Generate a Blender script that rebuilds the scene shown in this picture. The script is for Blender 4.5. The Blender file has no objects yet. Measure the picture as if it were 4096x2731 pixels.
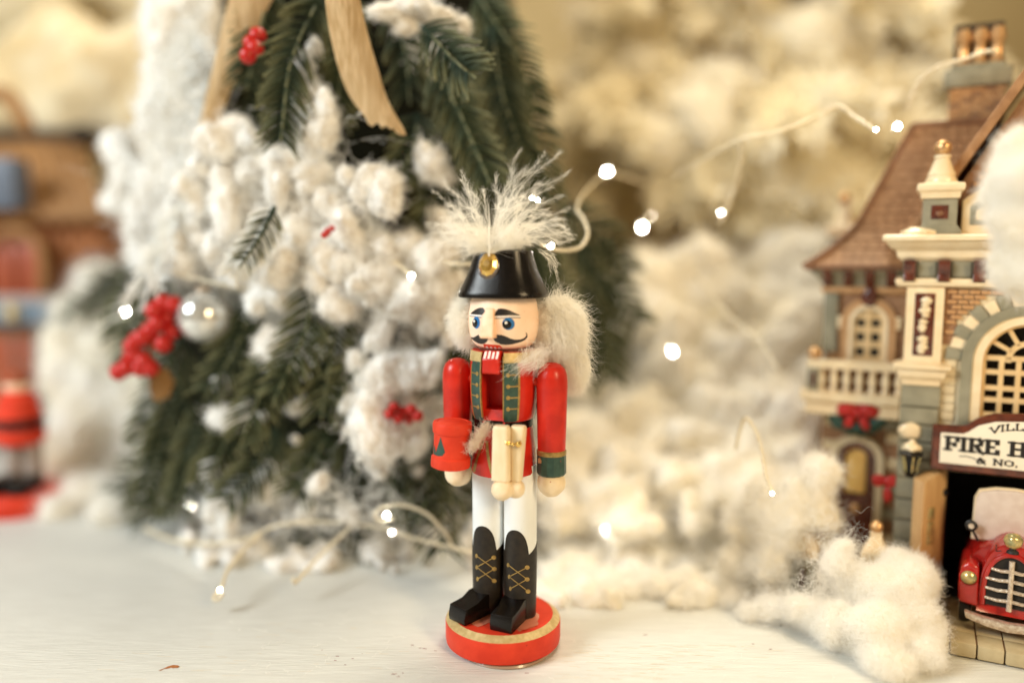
import bpy, bmesh, math, random
import numpy as np
from mathutils import Vector, Matrix, Euler, noise
from mathutils.bvhtree import BVHTree
from mathutils.geometry import delaunay_2d_cdt
random.seed(7); np.random.seed(7)
sc = bpy.context.scene
COL = sc.collection
# Everything below is written in centimetres; the last lines of the script bring meshes and positions to metres.
# ------------------------------------------------------------------ camera, world, lamps, exposure (metres)
F = 3187.0; CX = 2048.0; CY = 1365.5; PIT = math.radians(6.3); CAM = Vector((0.34, -28.6, 14.5))
cd = bpy.data.cameras.new('camera'); cam = bpy.data.objects.new('camera', cd); COL.objects.link(cam)
cam.location = CAM * 0.01; cam.rotation_euler = (math.radians(90) - PIT, 0, 0)
cd.sensor_width = 36; cd.lens = F / 4096 * 36; cd.clip_start = 0.01; cd.clip_end = 20
cd.dof.use_dof = True; cd.dof.focus_distance = 0.287; cd.dof.aperture_fstop = 1.75
sc.camera = cam
w = bpy.data.worlds.new('World'); sc.world = w; w.use_nodes = True
bg = w.node_tree.nodes['Background']; bg.inputs[0].default_value = (1.0, 0.78, 0.46, 1); bg.inputs[1].default_value = 0.24
def area(name, loc, target, size, power, col):
    l = bpy.data.lights.new(name, 'AREA'); l.shape = 'RECTANGLE'; l.size = size[0]; l.size_y = size[1]; l.energy = power; l.color = col
    o = bpy.data.objects.new(name, l); COL.objects.link(o); o.location = loc
    o.rotation_euler = (Vector(target) - Vector(loc)).to_track_quat('-Z', 'Y').to_euler()
    return o
area('window_light', (-0.74, -0.30, 0.56), (-.02, .05, .06), (.34, .34), 9.8, (0.90, 0.96, 0.97))
area('warm_room_lamp', (0.44, -0.60, 0.46), (.07, .04, .07), (.13, .26), 4.6, (1.0, 0.74, 0.42))
area('ceiling_light', (0.16, 0.34, 0.95), (.08, .16, 0), (.4, .4), 4.3, (1.0, 0.94, 0.80))
area('added_back_fill', (0.12, 0.26, 0.75), (.14, .55, .10), (.35, .35), 3.4, (1.0, 0.84, 0.58))  # no real lamp: added to brighten and warm the background
vs = sc.view_settings; vs.view_transform = 'Standard'; vs.look = 'None'; vs.exposure = -0.06; vs.gamma = 1.0
cy = sc.cycles; cy.use_denoising = True; cy.max_bounces = 10; cy.diffuse_bounces = 8; cy.glossy_bounces = 3; cy.transmission_bounces = 4
cy.sample_clamp_indirect = 4; cy.caustics_reflective = False; cy.caustics_refractive = False; cy.transparent_max_bounces = 6

# ------------------------------------------------------------------ helpers
K = 4096 / 2352.0
def ray(px, py):
    x = (px * K - CX) / F; y = -(py * K - CY) / F
    return Vector((x, math.cos(PIT) + y * math.sin(PIT), -math.sin(PIT) + y * math.cos(PIT)))
def atY(px, py, Y):
    d = ray(px, py); return CAM + d * ((Y - CAM.y) / d.y)
def atZ(px, py, Z):
    d = ray(px, py); return CAM + d * ((Z - CAM.z) / d.z)
def cpx(Y): return F / K / (Y + 28.6)          # picture pixels per cm at depth plane Y

def nt(m):
    t = m.node_tree; return t, t.nodes, t.links
def mat(name, col, rough=.5, col2=None, scale=3., bump=0., bscale=20., spec=.5, metal=0., emit=0., sss=0., coat=0., transl=0., stretch=(1, 1, 1), lo=.35, hi=.65, spots=None):
    m = bpy.data.materials.new(name); m.use_nodes = True; t, n, l = nt(m); b = n['Principled BSDF']
    b.inputs['Base Color'].default_value = (*col, 1); b.inputs['Roughness'].default_value = rough; b.inputs['Metallic'].default_value = metal
    b.inputs['Specular IOR Level'].default_value = spec
    if coat: b.inputs['Coat Weight'].default_value = coat; b.inputs['Coat Roughness'].default_value = .15
    if sss: b.inputs['Subsurface Weight'].default_value = sss; b.inputs['Subsurface Radius'].default_value = (1, .9, .75); b.inputs['Subsurface Scale'].default_value = .004
    if emit: b.inputs['Emission Color'].default_value = (*col, 1); b.inputs['Emission Strength'].default_value = emit
    tc = n.new('ShaderNodeTexCoord'); mp = n.new('ShaderNodeMapping'); l.new(tc.outputs['Object'], mp.inputs[0])
    mp.inputs['Scale'].default_value = (100 * stretch[0], 100 * stretch[1], 100 * stretch[2])
    if col2:
        ns = n.new('ShaderNodeTexNoise'); ns.inputs['Scale'].default_value = scale; ns.inputs['Detail'].default_value = 6; l.new(mp.outputs[0], ns.inputs[0])
        r = n.new('ShaderNodeMapRange'); l.new(ns.outputs[0], r.inputs[0]); r.inputs[1].default_value = lo; r.inputs[2].default_value = hi
        mx = n.new('ShaderNodeMix'); mx.data_type = 'RGBA'; l.new(r.outputs[0], mx.inputs[0]); mx.inputs[6].default_value = (*col, 1); mx.inputs[7].default_value = (*col2, 1)
        out = mx.outputs[2]
        if spots:
            n2 = n.new('ShaderNodeTexNoise'); n2.inputs['Scale'].default_value = spots[1]; n2.inputs['Detail'].default_value = 3; l.new(mp.outputs[0], n2.inputs[0])
            r2 = n.new('ShaderNodeMapRange'); l.new(n2.outputs[0], r2.inputs[0]); r2.inputs[1].default_value = spots[2]; r2.inputs[2].default_value = spots[2] + .02
            m2 = n.new('ShaderNodeMix'); m2.data_type = 'RGBA'; l.new(r2.outputs[0], m2.inputs[0]); l.new(out, m2.inputs[6]); m2.inputs[7].default_value = (*spots[0], 1); out = m2.outputs[2]
        l.new(out, b.inputs['Base Color'])
    if bump:
        nb = n.new('ShaderNodeTexNoise'); nb.inputs['Scale'].default_value = bscale; nb.inputs['Detail'].default_value = 5; l.new(mp.outputs[0], nb.inputs[0])
        bm_ = n.new('ShaderNodeBump'); bm_.inputs['Strength'].default_value = bump; bm_.inputs['Distance'].default_value = .0005; l.new(nb.outputs[0], bm_.inputs['Height']); l.new(bm_.outputs[0], b.inputs['Normal'])
    if transl:
        tr = n.new('ShaderNodeBsdfTranslucent'); tr.inputs[0].default_value = (*col, 1); ms = n.new('ShaderNodeMixShader'); ms.inputs[0].default_value = transl
        o = n['Material Output']; l.new(b.outputs[0], ms.inputs[1]); l.new(tr.outputs[0], ms.inputs[2]); l.new(ms.outputs[0], o.inputs[0])
    return m

class MB:
    def __init__(s): s.v = []; s.f = []
    def add(s, vs_, fs):
        k = len(s.v); s.v += [tuple(v) for v in vs_]; s.f += [tuple(i + k for i in f) for f in fs]; return s
    def box(s, c, d, M=None):
        cx, cy_, cz = c; a, b, h = d[0] / 2, d[1] / 2, d[2] / 2
        vs_ = [Vector((cx + i * a, cy_ + j * b, cz + k * h)) for k in (-1, 1) for j in (-1, 1) for i in (-1, 1)]
        if M: vs_ = [M @ v for v in vs_]
        return s.add(vs_, [(0, 2, 3, 1), (4, 5, 7, 6), (0, 1, 5, 4), (2, 6, 7, 3), (0, 4, 6, 2), (1, 3, 7, 5)])
    def lathe(s, prof, n=48, c=(0, 0), cap=True, M=None):
        vs_ = []; fs = []
        for r, z in prof:
            for i in range(n):
                a = 2 * math.pi * i / n; vs_.append(Vector((c[0] + r * math.sin(a), c[1] - r * math.cos(a), z)))
        for j in range(len(prof) - 1):
            for i in range(n):
                i2 = (i + 1) % n; fs.append((j * n + i, j * n + i2, (j + 1) * n + i2, (j + 1) * n + i))
        if cap: fs.append(tuple(reversed(range(n)))); fs.append(tuple((len(prof) - 1) * n + i for i in range(n)))
        if M: vs_ = [M @ v for v in vs_]
        return s.add(vs_, fs)
    def tube(s, pts, r, n=8, cap=True):
        pts = [Vector(p) for p in pts]; vs_ = []; fs = []; N_ = len(pts)
        t0 = (pts[1] - pts[0]).normalized(); up = Vector((0, 0, 1)) if abs(t0.z) < .9 else Vector((1, 0, 0)); x = t0.cross(up).normalized()
        for i, p in enumerate(pts):
            t = (pts[min(i + 1, N_ - 1)] - pts[max(i - 1, 0)]).normalized(); x = (x - t * x.dot(t)).normalized(); y = t.cross(x)
            ri = r[i] if isinstance(r, (list, tuple)) else r
            for k in range(n):
                a = 2 * math.pi * k / n; vs_.append(p + (x * math.cos(a) + y * math.sin(a)) * ri)
        for i in range(N_ - 1):
            for k in range(n):
                k2 = (k + 1) % n; fs.append((i * n + k, i * n + k2, (i + 1) * n + k2, (i + 1) * n + k))
        if cap: fs.append(tuple(reversed(range(n)))); fs.append(tuple((N_ - 1) * n + k for k in range(n)))
        return s.add(vs_, fs)
    def prism(s, poly, y0, y1, M=None):            # poly in (x,z), extruded along y
        n = len(poly); vs_ = [Vector((x, y0, z)) for x, z in poly] + [Vector((x, y1, z)) for x, z in poly]
        if M: vs_ = [M @ v for v in vs_]
        return s.add(vs_, [tuple(range(n)), tuple(reversed(range(n, 2 * n)))] + [(i, i + n, (i + 1) % n + n, (i + 1) % n) for i in range(n)])
    def shell(s, R, t0, t1, z0, z1, off=.02, th=.04, nt_=14, nz=8, cx=0, cy_=0):   # curved plate on a turned body, R(z) radius
        vs_ = []; fs = []
        zf0 = z0 if callable(z0) else (lambda t: z0); zf1 = z1 if callable(z1) else (lambda t: z1)
        for lay in (0, 1):
            for j in range(nz + 1):
                for i in range(nt_ + 1):
                    t = math.radians(t0 + (t1 - t0) * i / nt_); z = zf0(math.degrees(t)) + (zf1(math.degrees(t)) - zf0(math.degrees(t))) * j / nz
                    r = R(z) + off - (th if lay else 0); vs_.append((cx + r * math.sin(t), cy_ - r * math.cos(t), z))
        W = nt_ + 1; L0 = W * (nz + 1)
        for j in range(nz):
            for i in range(nt_):
                a = j * W + i; fs.append((a, a + 1, a + W + 1, a + W)); fs.append((L0 + a, L0 + a + W, L0 + a + W + 1, L0 + a + 1))
        for i in range(nt_):
            a = i; fs.append((a, L0 + a, L0 + a + 1, a + 1)); a = nz * W + i; fs.append((a, a + 1, L0 + a + 1, L0 + a))
        for j in range(nz):
            a = j * W; fs.append((a, a + W, L0 + a + W, L0 + a)); a = j * W + nt_; fs.append((a, L0 + a, L0 + a + W, a + W))
        return s.add(vs_, fs)
    def mesh(s, name, bevel=0, seg=2, smooth=35, fixn=True):
        me = bpy.data.meshes.new(name); me.from_pydata(s.v, [], s.f)
        bm = bmesh.new(); bm.from_mesh(me)
        if fixn: bmesh.ops.recalc_face_normals(bm, faces=bm.faces)
        if bevel:
            es = [e for e in bm.edges if len(e.link_faces) == 2 and e.calc_face_angle(0) > .5]
            bmesh.ops.bevel(bm, geom=es, offset=bevel, segments=seg, affect='EDGES', profile=.6)
        bm.to_mesh(me); bm.free()
        if smooth is not None:
            me.polygons.foreach_set('use_smooth', [True] * len(me.polygons))
            try: me.set_sharp_from_angle(angle=math.radians(smooth))
            except Exception: pass
        return me
    def build(s, name, m, parent=None, loc=(0, 0, 0), rot=None, bevel=0, seg=2, smooth=35, fixn=True, **kw):
        return link(name, s.mesh(name, bevel, seg, smooth, fixn), m, parent, loc, rot, **kw)
def link(name, data, m=None, parent=None, loc=(0, 0, 0), rot=None, scale=None, **kw):
    if m is not None and not len(data.materials): data.materials.append(m)
    o = bpy.data.objects.new(name, data); COL.objects.link(o); o.location = loc
    if m is not None and data.materials[0] != m: o.material_slots[0].link = 'OBJECT'; o.material_slots[0].material = m
    if rot: o.rotation_euler = rot
    if scale is not None: o.scale = scale if hasattr(scale, '__len__') else (scale,) * 3
    if parent: o.parent = parent
    for k, v in kw.items(): o[k] = v
    return o
def thing(name, label, cat, loc=(0, 0, 0), rz=0, group=None):
    o = bpy.data.objects.new(name, None); COL.objects.link(o); o.location = loc; o.rotation_euler = (0, 0, rz); o.empty_display_size = .01
    o['label'] = label; o['category'] = cat
    if group: o['group'] = group
    return o
def tag(o, label, cat, group=None):
    o['label'] = label; o['category'] = cat
    if group: o['group'] = group
    return o
def strands(name, curves):           # curves: list of (points list, radius list or float) -> hair curves data
    h = bpy.data.hair_curves.new(name); h.add_curves([len(c[0]) for c in curves])
    P = np.array([tuple(p) for c in curves for p in c[0]], dtype=np.float32)
    R = []
    for c in curves:
        if isinstance(c[1], (int, float)): R += [c[1] * (1 - .75 * i / (len(c[0]) - 1)) for i in range(len(c[0]))]
        else: R += list(c[1])
    h.attributes['position'].data.foreach_set('vector', P.ravel())
    a = h.attributes.get('radius') or h.attributes.new('radius', 'FLOAT', 'POINT')
    a.data.foreach_set('value', np.array(R, dtype=np.float32))
    return h
def catmull(pts, n=8):
    pts = [Vector(p) for p in pts]; P = [pts[0] * 2 - pts[1]] + pts + [pts[-1] * 2 - pts[-2]]; out = []
    for i in range(1, len(P) - 2):
        for k in range(n):
            t = k / n; a, b, c, d = P[i - 1:i + 3]
            out.append(.5 * ((2 * b) + (c - a) * t + (2 * a - 5 * b + 4 * c - d) * t * t + (3 * b - a - 3 * c + d) * t ** 3))
    return out + [pts[-1]]
def rv(): return Vector((random.gauss(0, 1), random.gauss(0, 1), random.gauss(0, 1))).normalized()
def U(a, b): return random.uniform(a, b)
_ico = {}
def ico(sub):
    if sub not in _ico:
        bm = bmesh.new(); bmesh.ops.create_icosphere(bm, subdivisions=sub, radius=1); bm.verts.ensure_lookup_table()
        _ico[sub] = ([v.co.copy() for v in bm.verts], [tuple(v.index for v in f.verts) for f in bm.faces]); bm.free()
    return _ico[sub]
def lump(mb, c, r, sub=3, amp=.22, freq=1.4, sq=(1, 1, 1), rot=None):
    vs_, fs = ico(sub); o = rv() * 50; c = Vector(c); out = []
    for v in vs_:
        k = 1 + amp * noise.noise(v * freq + o) * 1.6 + amp * .45 * noise.noise(v * freq * 3 + o)
        p = Vector((v.x * sq[0], v.y * sq[1], v.z * sq[2])) * (k * r)
        if rot: p = rot @ p
        out.append(c + p)
    mb.add(out, fs)
def curl(p, d, L, amp, n=9, turns=None):
    d = d.normalized(); a = d.orthogonal().normalized(); b = d.cross(a); ph = U(0, 6.28); tu = turns if turns else U(.6, 2.2); out = []
    bend = rv() * L * .35
    for i in range(n):
        t = i / (n - 1); an = ph + tu * 6.28 * t; am = amp * min(1, t * 3)
        out.append(p + d * (L * t) + bend * t * t + (a * math.cos(an) + b * math.sin(an)) * am)
    return out

def soften(mb, name, voxel, it=4, disp=.0, dfreq=.6):
    me = mb.mesh(name + '_raw', smooth=None, fixn=False); o = bpy.data.objects.new('raw', me); COL.objects.link(o)
    md = o.modifiers.new('r', 'REMESH'); md.mode = 'VOXEL'; md.voxel_size = voxel
    sm_ = o.modifiers.new('s', 'SMOOTH'); sm_.factor = .5; sm_.iterations = it
    dg = bpy.context.evaluated_depsgraph_get(); out = bpy.data.meshes.new_from_object(o.evaluated_get(dg)); out.name = name
    bpy.data.objects.remove(o); bpy.data.meshes.remove(me)
    if disp:
        nv = len(out.vertices); co = np.empty(nv * 3, dtype=np.float32); no = np.empty(nv * 3, dtype=np.float32)
        out.vertices.foreach_get('co', co); out.vertex_normals.foreach_get('vector', no); co = co.reshape(-1, 3); no = no.reshape(-1, 3); kk = np.empty((nv, 1), dtype=np.float32)
        for i, p in enumerate((co * dfreq).tolist()):
            p = Vector(p); kk[i, 0] = noise.noise(p) + .6 * noise.noise(p * 2.3) + .4 * noise.noise(p * 5.1)
        out.vertices.foreach_set('co', (co + no * kk * disp).ravel()); out.update()
    out.polygons.foreach_set('use_smooth', [True] * len(out.polygons)); return out

# ------------------------------------------------------------------ materials
M = {}
M['table'] = mat('painted_tabletop', (.63, .635, .60), .5, (.56, .56, .525), 1.6, bump=.8, bscale=4, stretch=(.35, 3.2, 1), lo=.3, hi=.7)
M['red'] = mat('red_lacquer', (.60, .026, .012), .30, (.46, .016, .008), 1.6, bump=.10, bscale=9, coat=.0, spec=.35, spots=((.25, .02, .01), 9, .735))
M['red_matt'] = mat('red_flat_paint', (.70, .052, .020), .5, (.58, .036, .014), 1.5, bump=.12, bscale=9, spec=.25, spots=((.3, .03, .02), 8, .74))
M['deepred'] = mat('dark_red_paint', (.36, .012, .01), .4, (.27, .01, .008), 3)
M['black'] = mat('black_lacquer', (.004, .003, .0025), .22, (.007, .005, .004), 5, bump=.16, bscale=22, coat=.0, spec=.30)
M['boot'] = mat('black_boot_paint', (.022, .015, .009), .42, (.010, .007, .005), 4, spec=.35, bump=.08, bscale=16)
M['brow'] = mat('black_face_paint', (.012, .009, .008), .4)
M['white'] = mat('white_paint', (.80, .83, .84), .35, (.76, .79, .79), 1.2, bump=.03, bscale=9, spots=((.45, .38, .3), 7, .76))
M['skin'] = mat('peach_face_paint', (.95, .71, .54), .42, (.92, .66, .48), 1.5, bump=.05, bscale=12, spots=((.55, .2, .09), 11, .745))
M['noseskin'] = mat('peach_nose_paint', (.92, .63, .43), .45, (.82, .46, .26), 2.2, bump=.08, bscale=14)
M['cream'] = mat('cream_wood', (.82, .69, .47), .5, (.76, .60, .37), 1.6, bump=.08, bscale=10, stretch=(2, 2, .6))
M['creambead'] = mat('cream_bead', (.86, .71, .50), .55, (.80, .63, .40), 3, bump=.2, bscale=12, spots=((.5, .16, .08), 10, .745))
M['gold'] = mat('gold_paint', (.46, .31, .10), .38, (.30, .19, .06), 6, bump=.3, bscale=18, metal=.55, stretch=(1, 1, 1))
M['palegold'] = mat('pale_gold_paint', (.66, .50, .24), .42, (.52, .37, .15), 5, bump=.2, bscale=16, metal=.3)
M['brass'] = mat('brass', (.85, .55, .16), .15, metal=1.0)
M['green'] = mat('dark_green_paint', (.018, .055, .042), .35, (.03, .08, .06), 5, bump=.1, bscale=20, spots=((.45, .03, .02), 9, .72))
M['teeth'] = mat('white_tooth_paint', (.82, .70, .66), .4)
M['blue'] = mat('blue_iris_paint', (.012, .15, .40), .3, coat=.3)
M['pupil'] = mat('black_pupil_paint', (.004, .004, .004), .2, coat=.4)
M['glint'] = mat('white_eye_dot', (.85, .82, .75), .4)
M['hair'] = mat('cream_hair', (.985, .96, .90), .8, transl=.5, spec=.1)
M['tuft'] = mat('brown_white_fuzz', (.86, .76, .62), .8, transl=.45, spec=.1)
M['feather'] = mat('feather_white', (.985, .96, .90), .8, transl=.5, spec=.1)
M['cotton'] = mat('cotton', (.96, .945, .90), .9, (.92, .85, .69), .5, spec=.05, transl=.3)  # tan second tone carries the golden shade of the gaps
M['fibre'] = mat('cotton_fibre', (.99, .975, .94), .9, spec=.05, transl=.5)
M['snow'] = mat('flock_snow', (.84, .84, .83), .9, (.58, .54, .48), 1.2, spec=.1, bump=.6, bscale=6)
M['warmcotton'] = mat('warm_cotton', (.88, .78, .56), .9, (.70, .54, .30), .35, spec=.1, transl=.2)
M['flock'] = mat('flocked_needles', (.88, .82, .66), .8, spec=.1, transl=.3)
M['needle'] = bpy.data.materials.new('fir_needles')
M['bark'] = mat('brown_bark', (.05, .03, .015), .8, (.03, .02, .01), 3)
M['core'] = mat('dark_shade_core', (.006, .006, .003), .9, spec=.05)  # near-black puts the shade between branches into the colour
M['burlap'] = mat('burlap', (.90, .70, .43), .8, (.58, .39, .18), 1.5, bump=1.0, bscale=22, stretch=(6, 3, .15), transl=.3)
M['berry'] = mat('red_berry', (.44, .010, .006), .35, spec=.4)
M['twig'] = mat('orange_twig', (.5, .10, .03), .6)
M['glass'] = mat('pearly_glass', (.55, .57, .58), .08, (.80, .78, .72), 3, metal=.65, bump=.3, bscale=6)
M['wire'] = mat('clear_wire', (.98, .93, .80), .2, (.92, .84, .66), 5, coat=.6, transl=.5, spec=.8)
M['resin'] = mat('clear_bulb', (.9, .88, .8), .1, transl=.6, coat=.5)
M['bulb'] = mat('lit_bulb', (1.0, .96, .86), .3, emit=180)
M['ivory'] = mat('ivory_glaze', (.80, .67, .46), .32, (.74, .58, .36), 1.6, bump=.08, bscale=5, coat=.3)
M['wall'] = mat('cream_block_glaze', (.66, .56, .38), .4, (.56, .45, .28), 2, bump=.15, bscale=6)
M['grayglaze'] = mat('grey_green_glaze', (.28, .26, .185), .38, (.21, .195, .135), 1.6, bump=.12, bscale=6, coat=.2)
M['brick'] = mat('tan_brick_glaze', (.52, .30, .14), .45, (.42, .22, .09), 3, bump=.15, bscale=8)
M['mortar'] = mat('mortar_wash', (.30, .16, .08), .6, (.22, .11, .05), 5)
M['maroon'] = mat('maroon_glaze', (.055, .012, .007), .25, (.13, .03, .014), 3, coat=.35)
M['roof'] = mat('brown_shingle_glaze', (.36, .19, .085), .6, (.26, .125, .05), 2.2, bump=.2, bscale=6)
M['roofedge'] = mat('roof_edge_brown', (.20, .085, .035), .55, (.14, .055, .02), 3)
M['tan'] = mat('tan_wood_glaze', (.56, .36, .17), .42, (.45, .26, .11), 2.4, bump=.5, bscale=7, stretch=(2.5, 2.5, .25))
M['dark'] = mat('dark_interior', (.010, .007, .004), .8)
M['amber'] = mat('amber_window', (.85, .56, .18), .4, (.70, .40, .10), 2)  # amber colour only, with no emission
M['lattice'] = mat('lattice_tan_glaze', (.70, .50, .26), .35, (.62, .42, .2), 2, coat=.3)
M['signwhite'] = mat('sign_cream', (.80, .72, .58), .4)
M['copper'] = mat('copper_gold_ball', (.48, .24, .10), .32, (.75, .50, .25), 9, metal=.75, bump=.2, bscale=16)
M['silver'] = mat('silver_paint', (.72, .63, .52), .3, (.50, .38, .28), 9, metal=.5, bump=.3, bscale=14)
M['truck'] = mat('fire_engine_red', (.42, .014, .010), .25, (.32, .010, .007), 2, bump=.1, bscale=6, coat=.4)
M['windshield'] = mat('frosted_windscreen', (.62, .52, .45), .35, (.56, .45, .38), 3)
M['lampgold'] = mat('old_gold_lens', (.62, .46, .18), .25, (.30, .30, .15), 5, metal=.5, coat=.5)
M['tyre'] = mat('black_tyre', (.012, .011, .010), .5)
M['paver'] = mat('beige_paving', (.50, .42, .26), .4, (.42, .34, .20), 2, bump=.15, bscale=6, coat=.15)
M['wreath'] = mat('wreath_green', (.02, .07, .05), .45, (.01, .04, .03), 4, bump=.5, bscale=6)
M['bow'] = mat('bow_red', (.42, .012, .010), .4)
M['wallback'] = mat('ochre_wall', (.60, .48, .26), .8, (.46, .34, .17), .04)
M['orangebrick'] = mat('orange_brick', (.40, .14, .035), .7, (.30, .10, .025), 1.0)
M['plank'] = mat('brown_plank', (.34, .17, .055), .7, (.24, .11, .035), .8, stretch=(2, 2, .4))
M['slate'] = mat('slate_blue_paint', (.10, .12, .16), .5, (.07, .09, .13), 1)
M['bluepaint'] = mat('mid_blue_paint', (.13, .18, .24), .4)
M['greyp'] = mat('pinkish_grey_paint', (.36, .30, .27), .5)
M['brownred'] = mat('brown_red_paint', (.30, .06, .02), .4)
M['leaf'] = mat('dry_leaf', (.42, .15, .04), .6, (.28, .09, .02), 5)
M['felt'] = mat('clear_pad', (.34, .22, .15), .35, coat=.5)
M['fleck'] = mat('dark_fleck', (.22, .05, .06), .8)
M['glue'] = mat('clear_glue', (.62, .20, .12), .1, coat=.8)
# needles: colour differs from branch to branch and along each needle
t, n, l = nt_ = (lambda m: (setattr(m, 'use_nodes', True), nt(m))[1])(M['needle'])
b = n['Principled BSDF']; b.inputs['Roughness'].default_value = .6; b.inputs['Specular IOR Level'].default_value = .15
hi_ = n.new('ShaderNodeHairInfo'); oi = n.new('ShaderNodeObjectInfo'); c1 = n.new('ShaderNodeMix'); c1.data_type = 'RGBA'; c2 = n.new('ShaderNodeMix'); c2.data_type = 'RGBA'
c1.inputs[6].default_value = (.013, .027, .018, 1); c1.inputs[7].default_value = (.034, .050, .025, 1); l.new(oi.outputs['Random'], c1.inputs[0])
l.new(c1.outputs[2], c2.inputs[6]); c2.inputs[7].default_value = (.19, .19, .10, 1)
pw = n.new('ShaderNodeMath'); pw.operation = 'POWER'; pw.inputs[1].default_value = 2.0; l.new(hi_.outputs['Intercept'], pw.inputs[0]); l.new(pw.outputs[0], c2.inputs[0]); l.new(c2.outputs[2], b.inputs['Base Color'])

# ------------------------------------------------------------------ setting
mb = MB(); mb.box((0, 25, -1), (180, 190, 2)); mb.build('table', M['table'], bevel=.1, kind='structure')
mb = MB(); mb.box((0, 100, 40), (320, 2, 220)); mb.build('wall', M['wallback'], kind='structure')

# ================================================================== NUTCRACKER
RZ = math.radians(-20)
nut = thing('nutcracker', 'painted wooden nutcracker soldier in red coat and black feathered hat, standing in front centre', 'nutcracker', (.04, 0, 0), RZ)
NM = Matrix.Translation((.04, 0, 0)) @ Matrix.Rotation(RZ, 4, 'Z'); NI = NM.inverted()
def L(p): return NI @ Vector(p)
BASEZ = 1.15
base = MB().lathe([(2.02, .12), (2.13, .18), (2.15, .3), (2.15, .92), (2.13, .98)], 96).build('base', M['red_matt'], nut, (-.04, 0, 0))
MB().lathe([(2.135, .975), (1.90, 1.135), (1.88, 1.15), (1.80, 1.12)], 96, cap=False).build('gold_trim', M['palegold'], base)
MB().lathe([(1.885, .99), (1.885, 1.145)], 96).build('base_top', M['red_matt'], base)
MB().lathe([(1.7, .002), (1.74, .05), (1.7, .12)], 64, c=(.25, -.33)).build('felt_pad', M['felt'], base)
# legs, boots, shoes
def Rleg(z): return .60 + .0 * z if z > 3 else .60 - .02 * (3 - z)
LEGS = [(-.63, 24, 2.0), (.63, 6, 2.0)]
legbvh = []
for lx, toe, _ in LEGS:
    leg = MB().lathe([(.56, 1.2), (.59, 2.0), (.60, 3), (.60, 6.9)], 40, c=(lx, .05)).build('leg', M['white'], nut)
    def top(t, lx=lx):
        t = abs(((t + 180) % 360) - 180)
        if t < 48: return 3.62 + .95 * math.sqrt(max(0, 1 - (t / 48) ** 2.2))
        return 3.62 + .3 * min(1, (t - 48) / 50)
    mb = MB(); mb.shell(Rleg, -180, 180, 1.17, top, .022, .03, 72, 14, cx=lx, cy_=.05)
    bt = mb.build('boot', M['boot'], leg)
    legbvh.append((mb, leg))
    # shoe: block with sloping instep, pointing outwards
    a = math.radians(-toe); Ms = Matrix.Translation((lx, .05, 0)) @ Matrix.Rotation(a, 4, 'Z')
    w2 = .44
    prof = [(.35, 1.16), (-1.62, 1.16), (-1.66, 1.36), (-1.58, 1.74), (-.98, 1.80), (-.62, 1.98), (.3, 2.02)]
    mb = MB(); n_ = len(prof)
    vv = [Ms @ Vector((-w2 * (1 if y > -.9 else .98), y, z)) for y, z in prof] + [Ms @ Vector((w2 * (1 if y > -.9 else .98), y, z)) for y, z in prof]
    mb.add(vv, [tuple(range(n_)), tuple(reversed(range(n_, 2 * n_)))] + [(i, i + n_, (i + 1) % n_ + n_, (i + 1) % n_) for i in range(n_)])
    mb.build('shoe', M['black'], leg, bevel=.035)
    lump(mb2 := MB(), Ms @ Vector((.3, -.5, 1.15)), .5, 3, .3, 2, (1.2, 1.5, .09)); mb2.build('glue_blob', M['glue'], leg)
# skirt, belt, torso
def Rsk(z): return 1.17 - .12 * (z - 6.6) / 1.75
MB().lathe([(1.10, 6.62), (1.17, 6.6), (1.19, 6.66), (1.17, 7.2), (1.05, 8.35)], 72).build('coat_skirt', M['red'], nut)
MB().lathe([(1.03, 8.28), (1.075, 8.32), (1.075, 8.6), (1.03, 8.64)], 72).build('belt', M['black'], nut)
TP = [(8.55, 1.04), (8.62, 1.10), (8.8, 1.15), (9.3, 1.21), (9.8, 1.235), (10.4, 1.22), (10.8, 1.19), (11.08, 1.15)]
def Rt(z):
    for (z0, r0), (z1, r1) in zip(TP, TP[1:]):
        if z <= z1: return r0 + (r1 - r0) * max(0, (z - z0)) / (z1 - z0)
    return TP[-1][1]
SL = 20.5      # half angle of the mouth slot
mb = MB(); zs = [8.55, 8.6, 8.7, 8.8, 9, 9.3, 9.6, 9.9, 10.2, 10.5, 10.8, 11.0, 11.08]; n_ = 60
ang = [math.radians(SL + (360 - 2 * SL) * i / n_) for i in range(n_ + 1)]
vv = [(Rt(z) * math.sin(a), -Rt(z) * math.cos(a), z) for z in zs for a in ang]
ff = [(j * (n_ + 1) + i, j * (n_ + 1) + i + 1, (j + 1) * (n_ + 1) + i + 1, (j + 1) * (n_ + 1) + i) for j in range(len(zs) - 1) for i in range(n_)]
mb.add(vv, ff)
hw = .425
def slotwall(sx):
    pts = [(sx * hw, -math.sqrt(Rt(z) ** 2 - hw * hw) + .0, z) for z in zs] + [(sx * hw, -.25, z) for z in zs]
    k = len(zs); mb.add(pts, [(i, i + 1, k + i + 1, k + i) for i in range(k - 1)])
slotwall(-1); slotwall(1)
mb.add([(-hw, -.3, 8.9), (hw, -.3, 8.9), (hw, -.3, 11.08), (-hw, -.3, 11.08)], [(0, 1, 2, 3)])            # back of slot
mb.add([(-hw, -.3, 9.0), (hw, -.3, 9.0), (hw, -.86, 9.0), (-hw, -.86, 9.0), (hw, -1.02, 8.55), (-hw, -1.02, 8.55)], [(0, 1, 2, 3), (3, 2, 4, 5)])
r = 1.15; mb.add([(0, 0, 11.08)] + [(r * math.sin(a), -r * math.cos(a), 11.08) for a in ang] + [(hw, -.3, 11.08), (-hw, -.3, 11.08)], [(0, i + 1, i + 2) for i in range(n_)])
torso = mb.build('coat_body', M['red'], nut, fixn=False, smooth=40)
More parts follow.
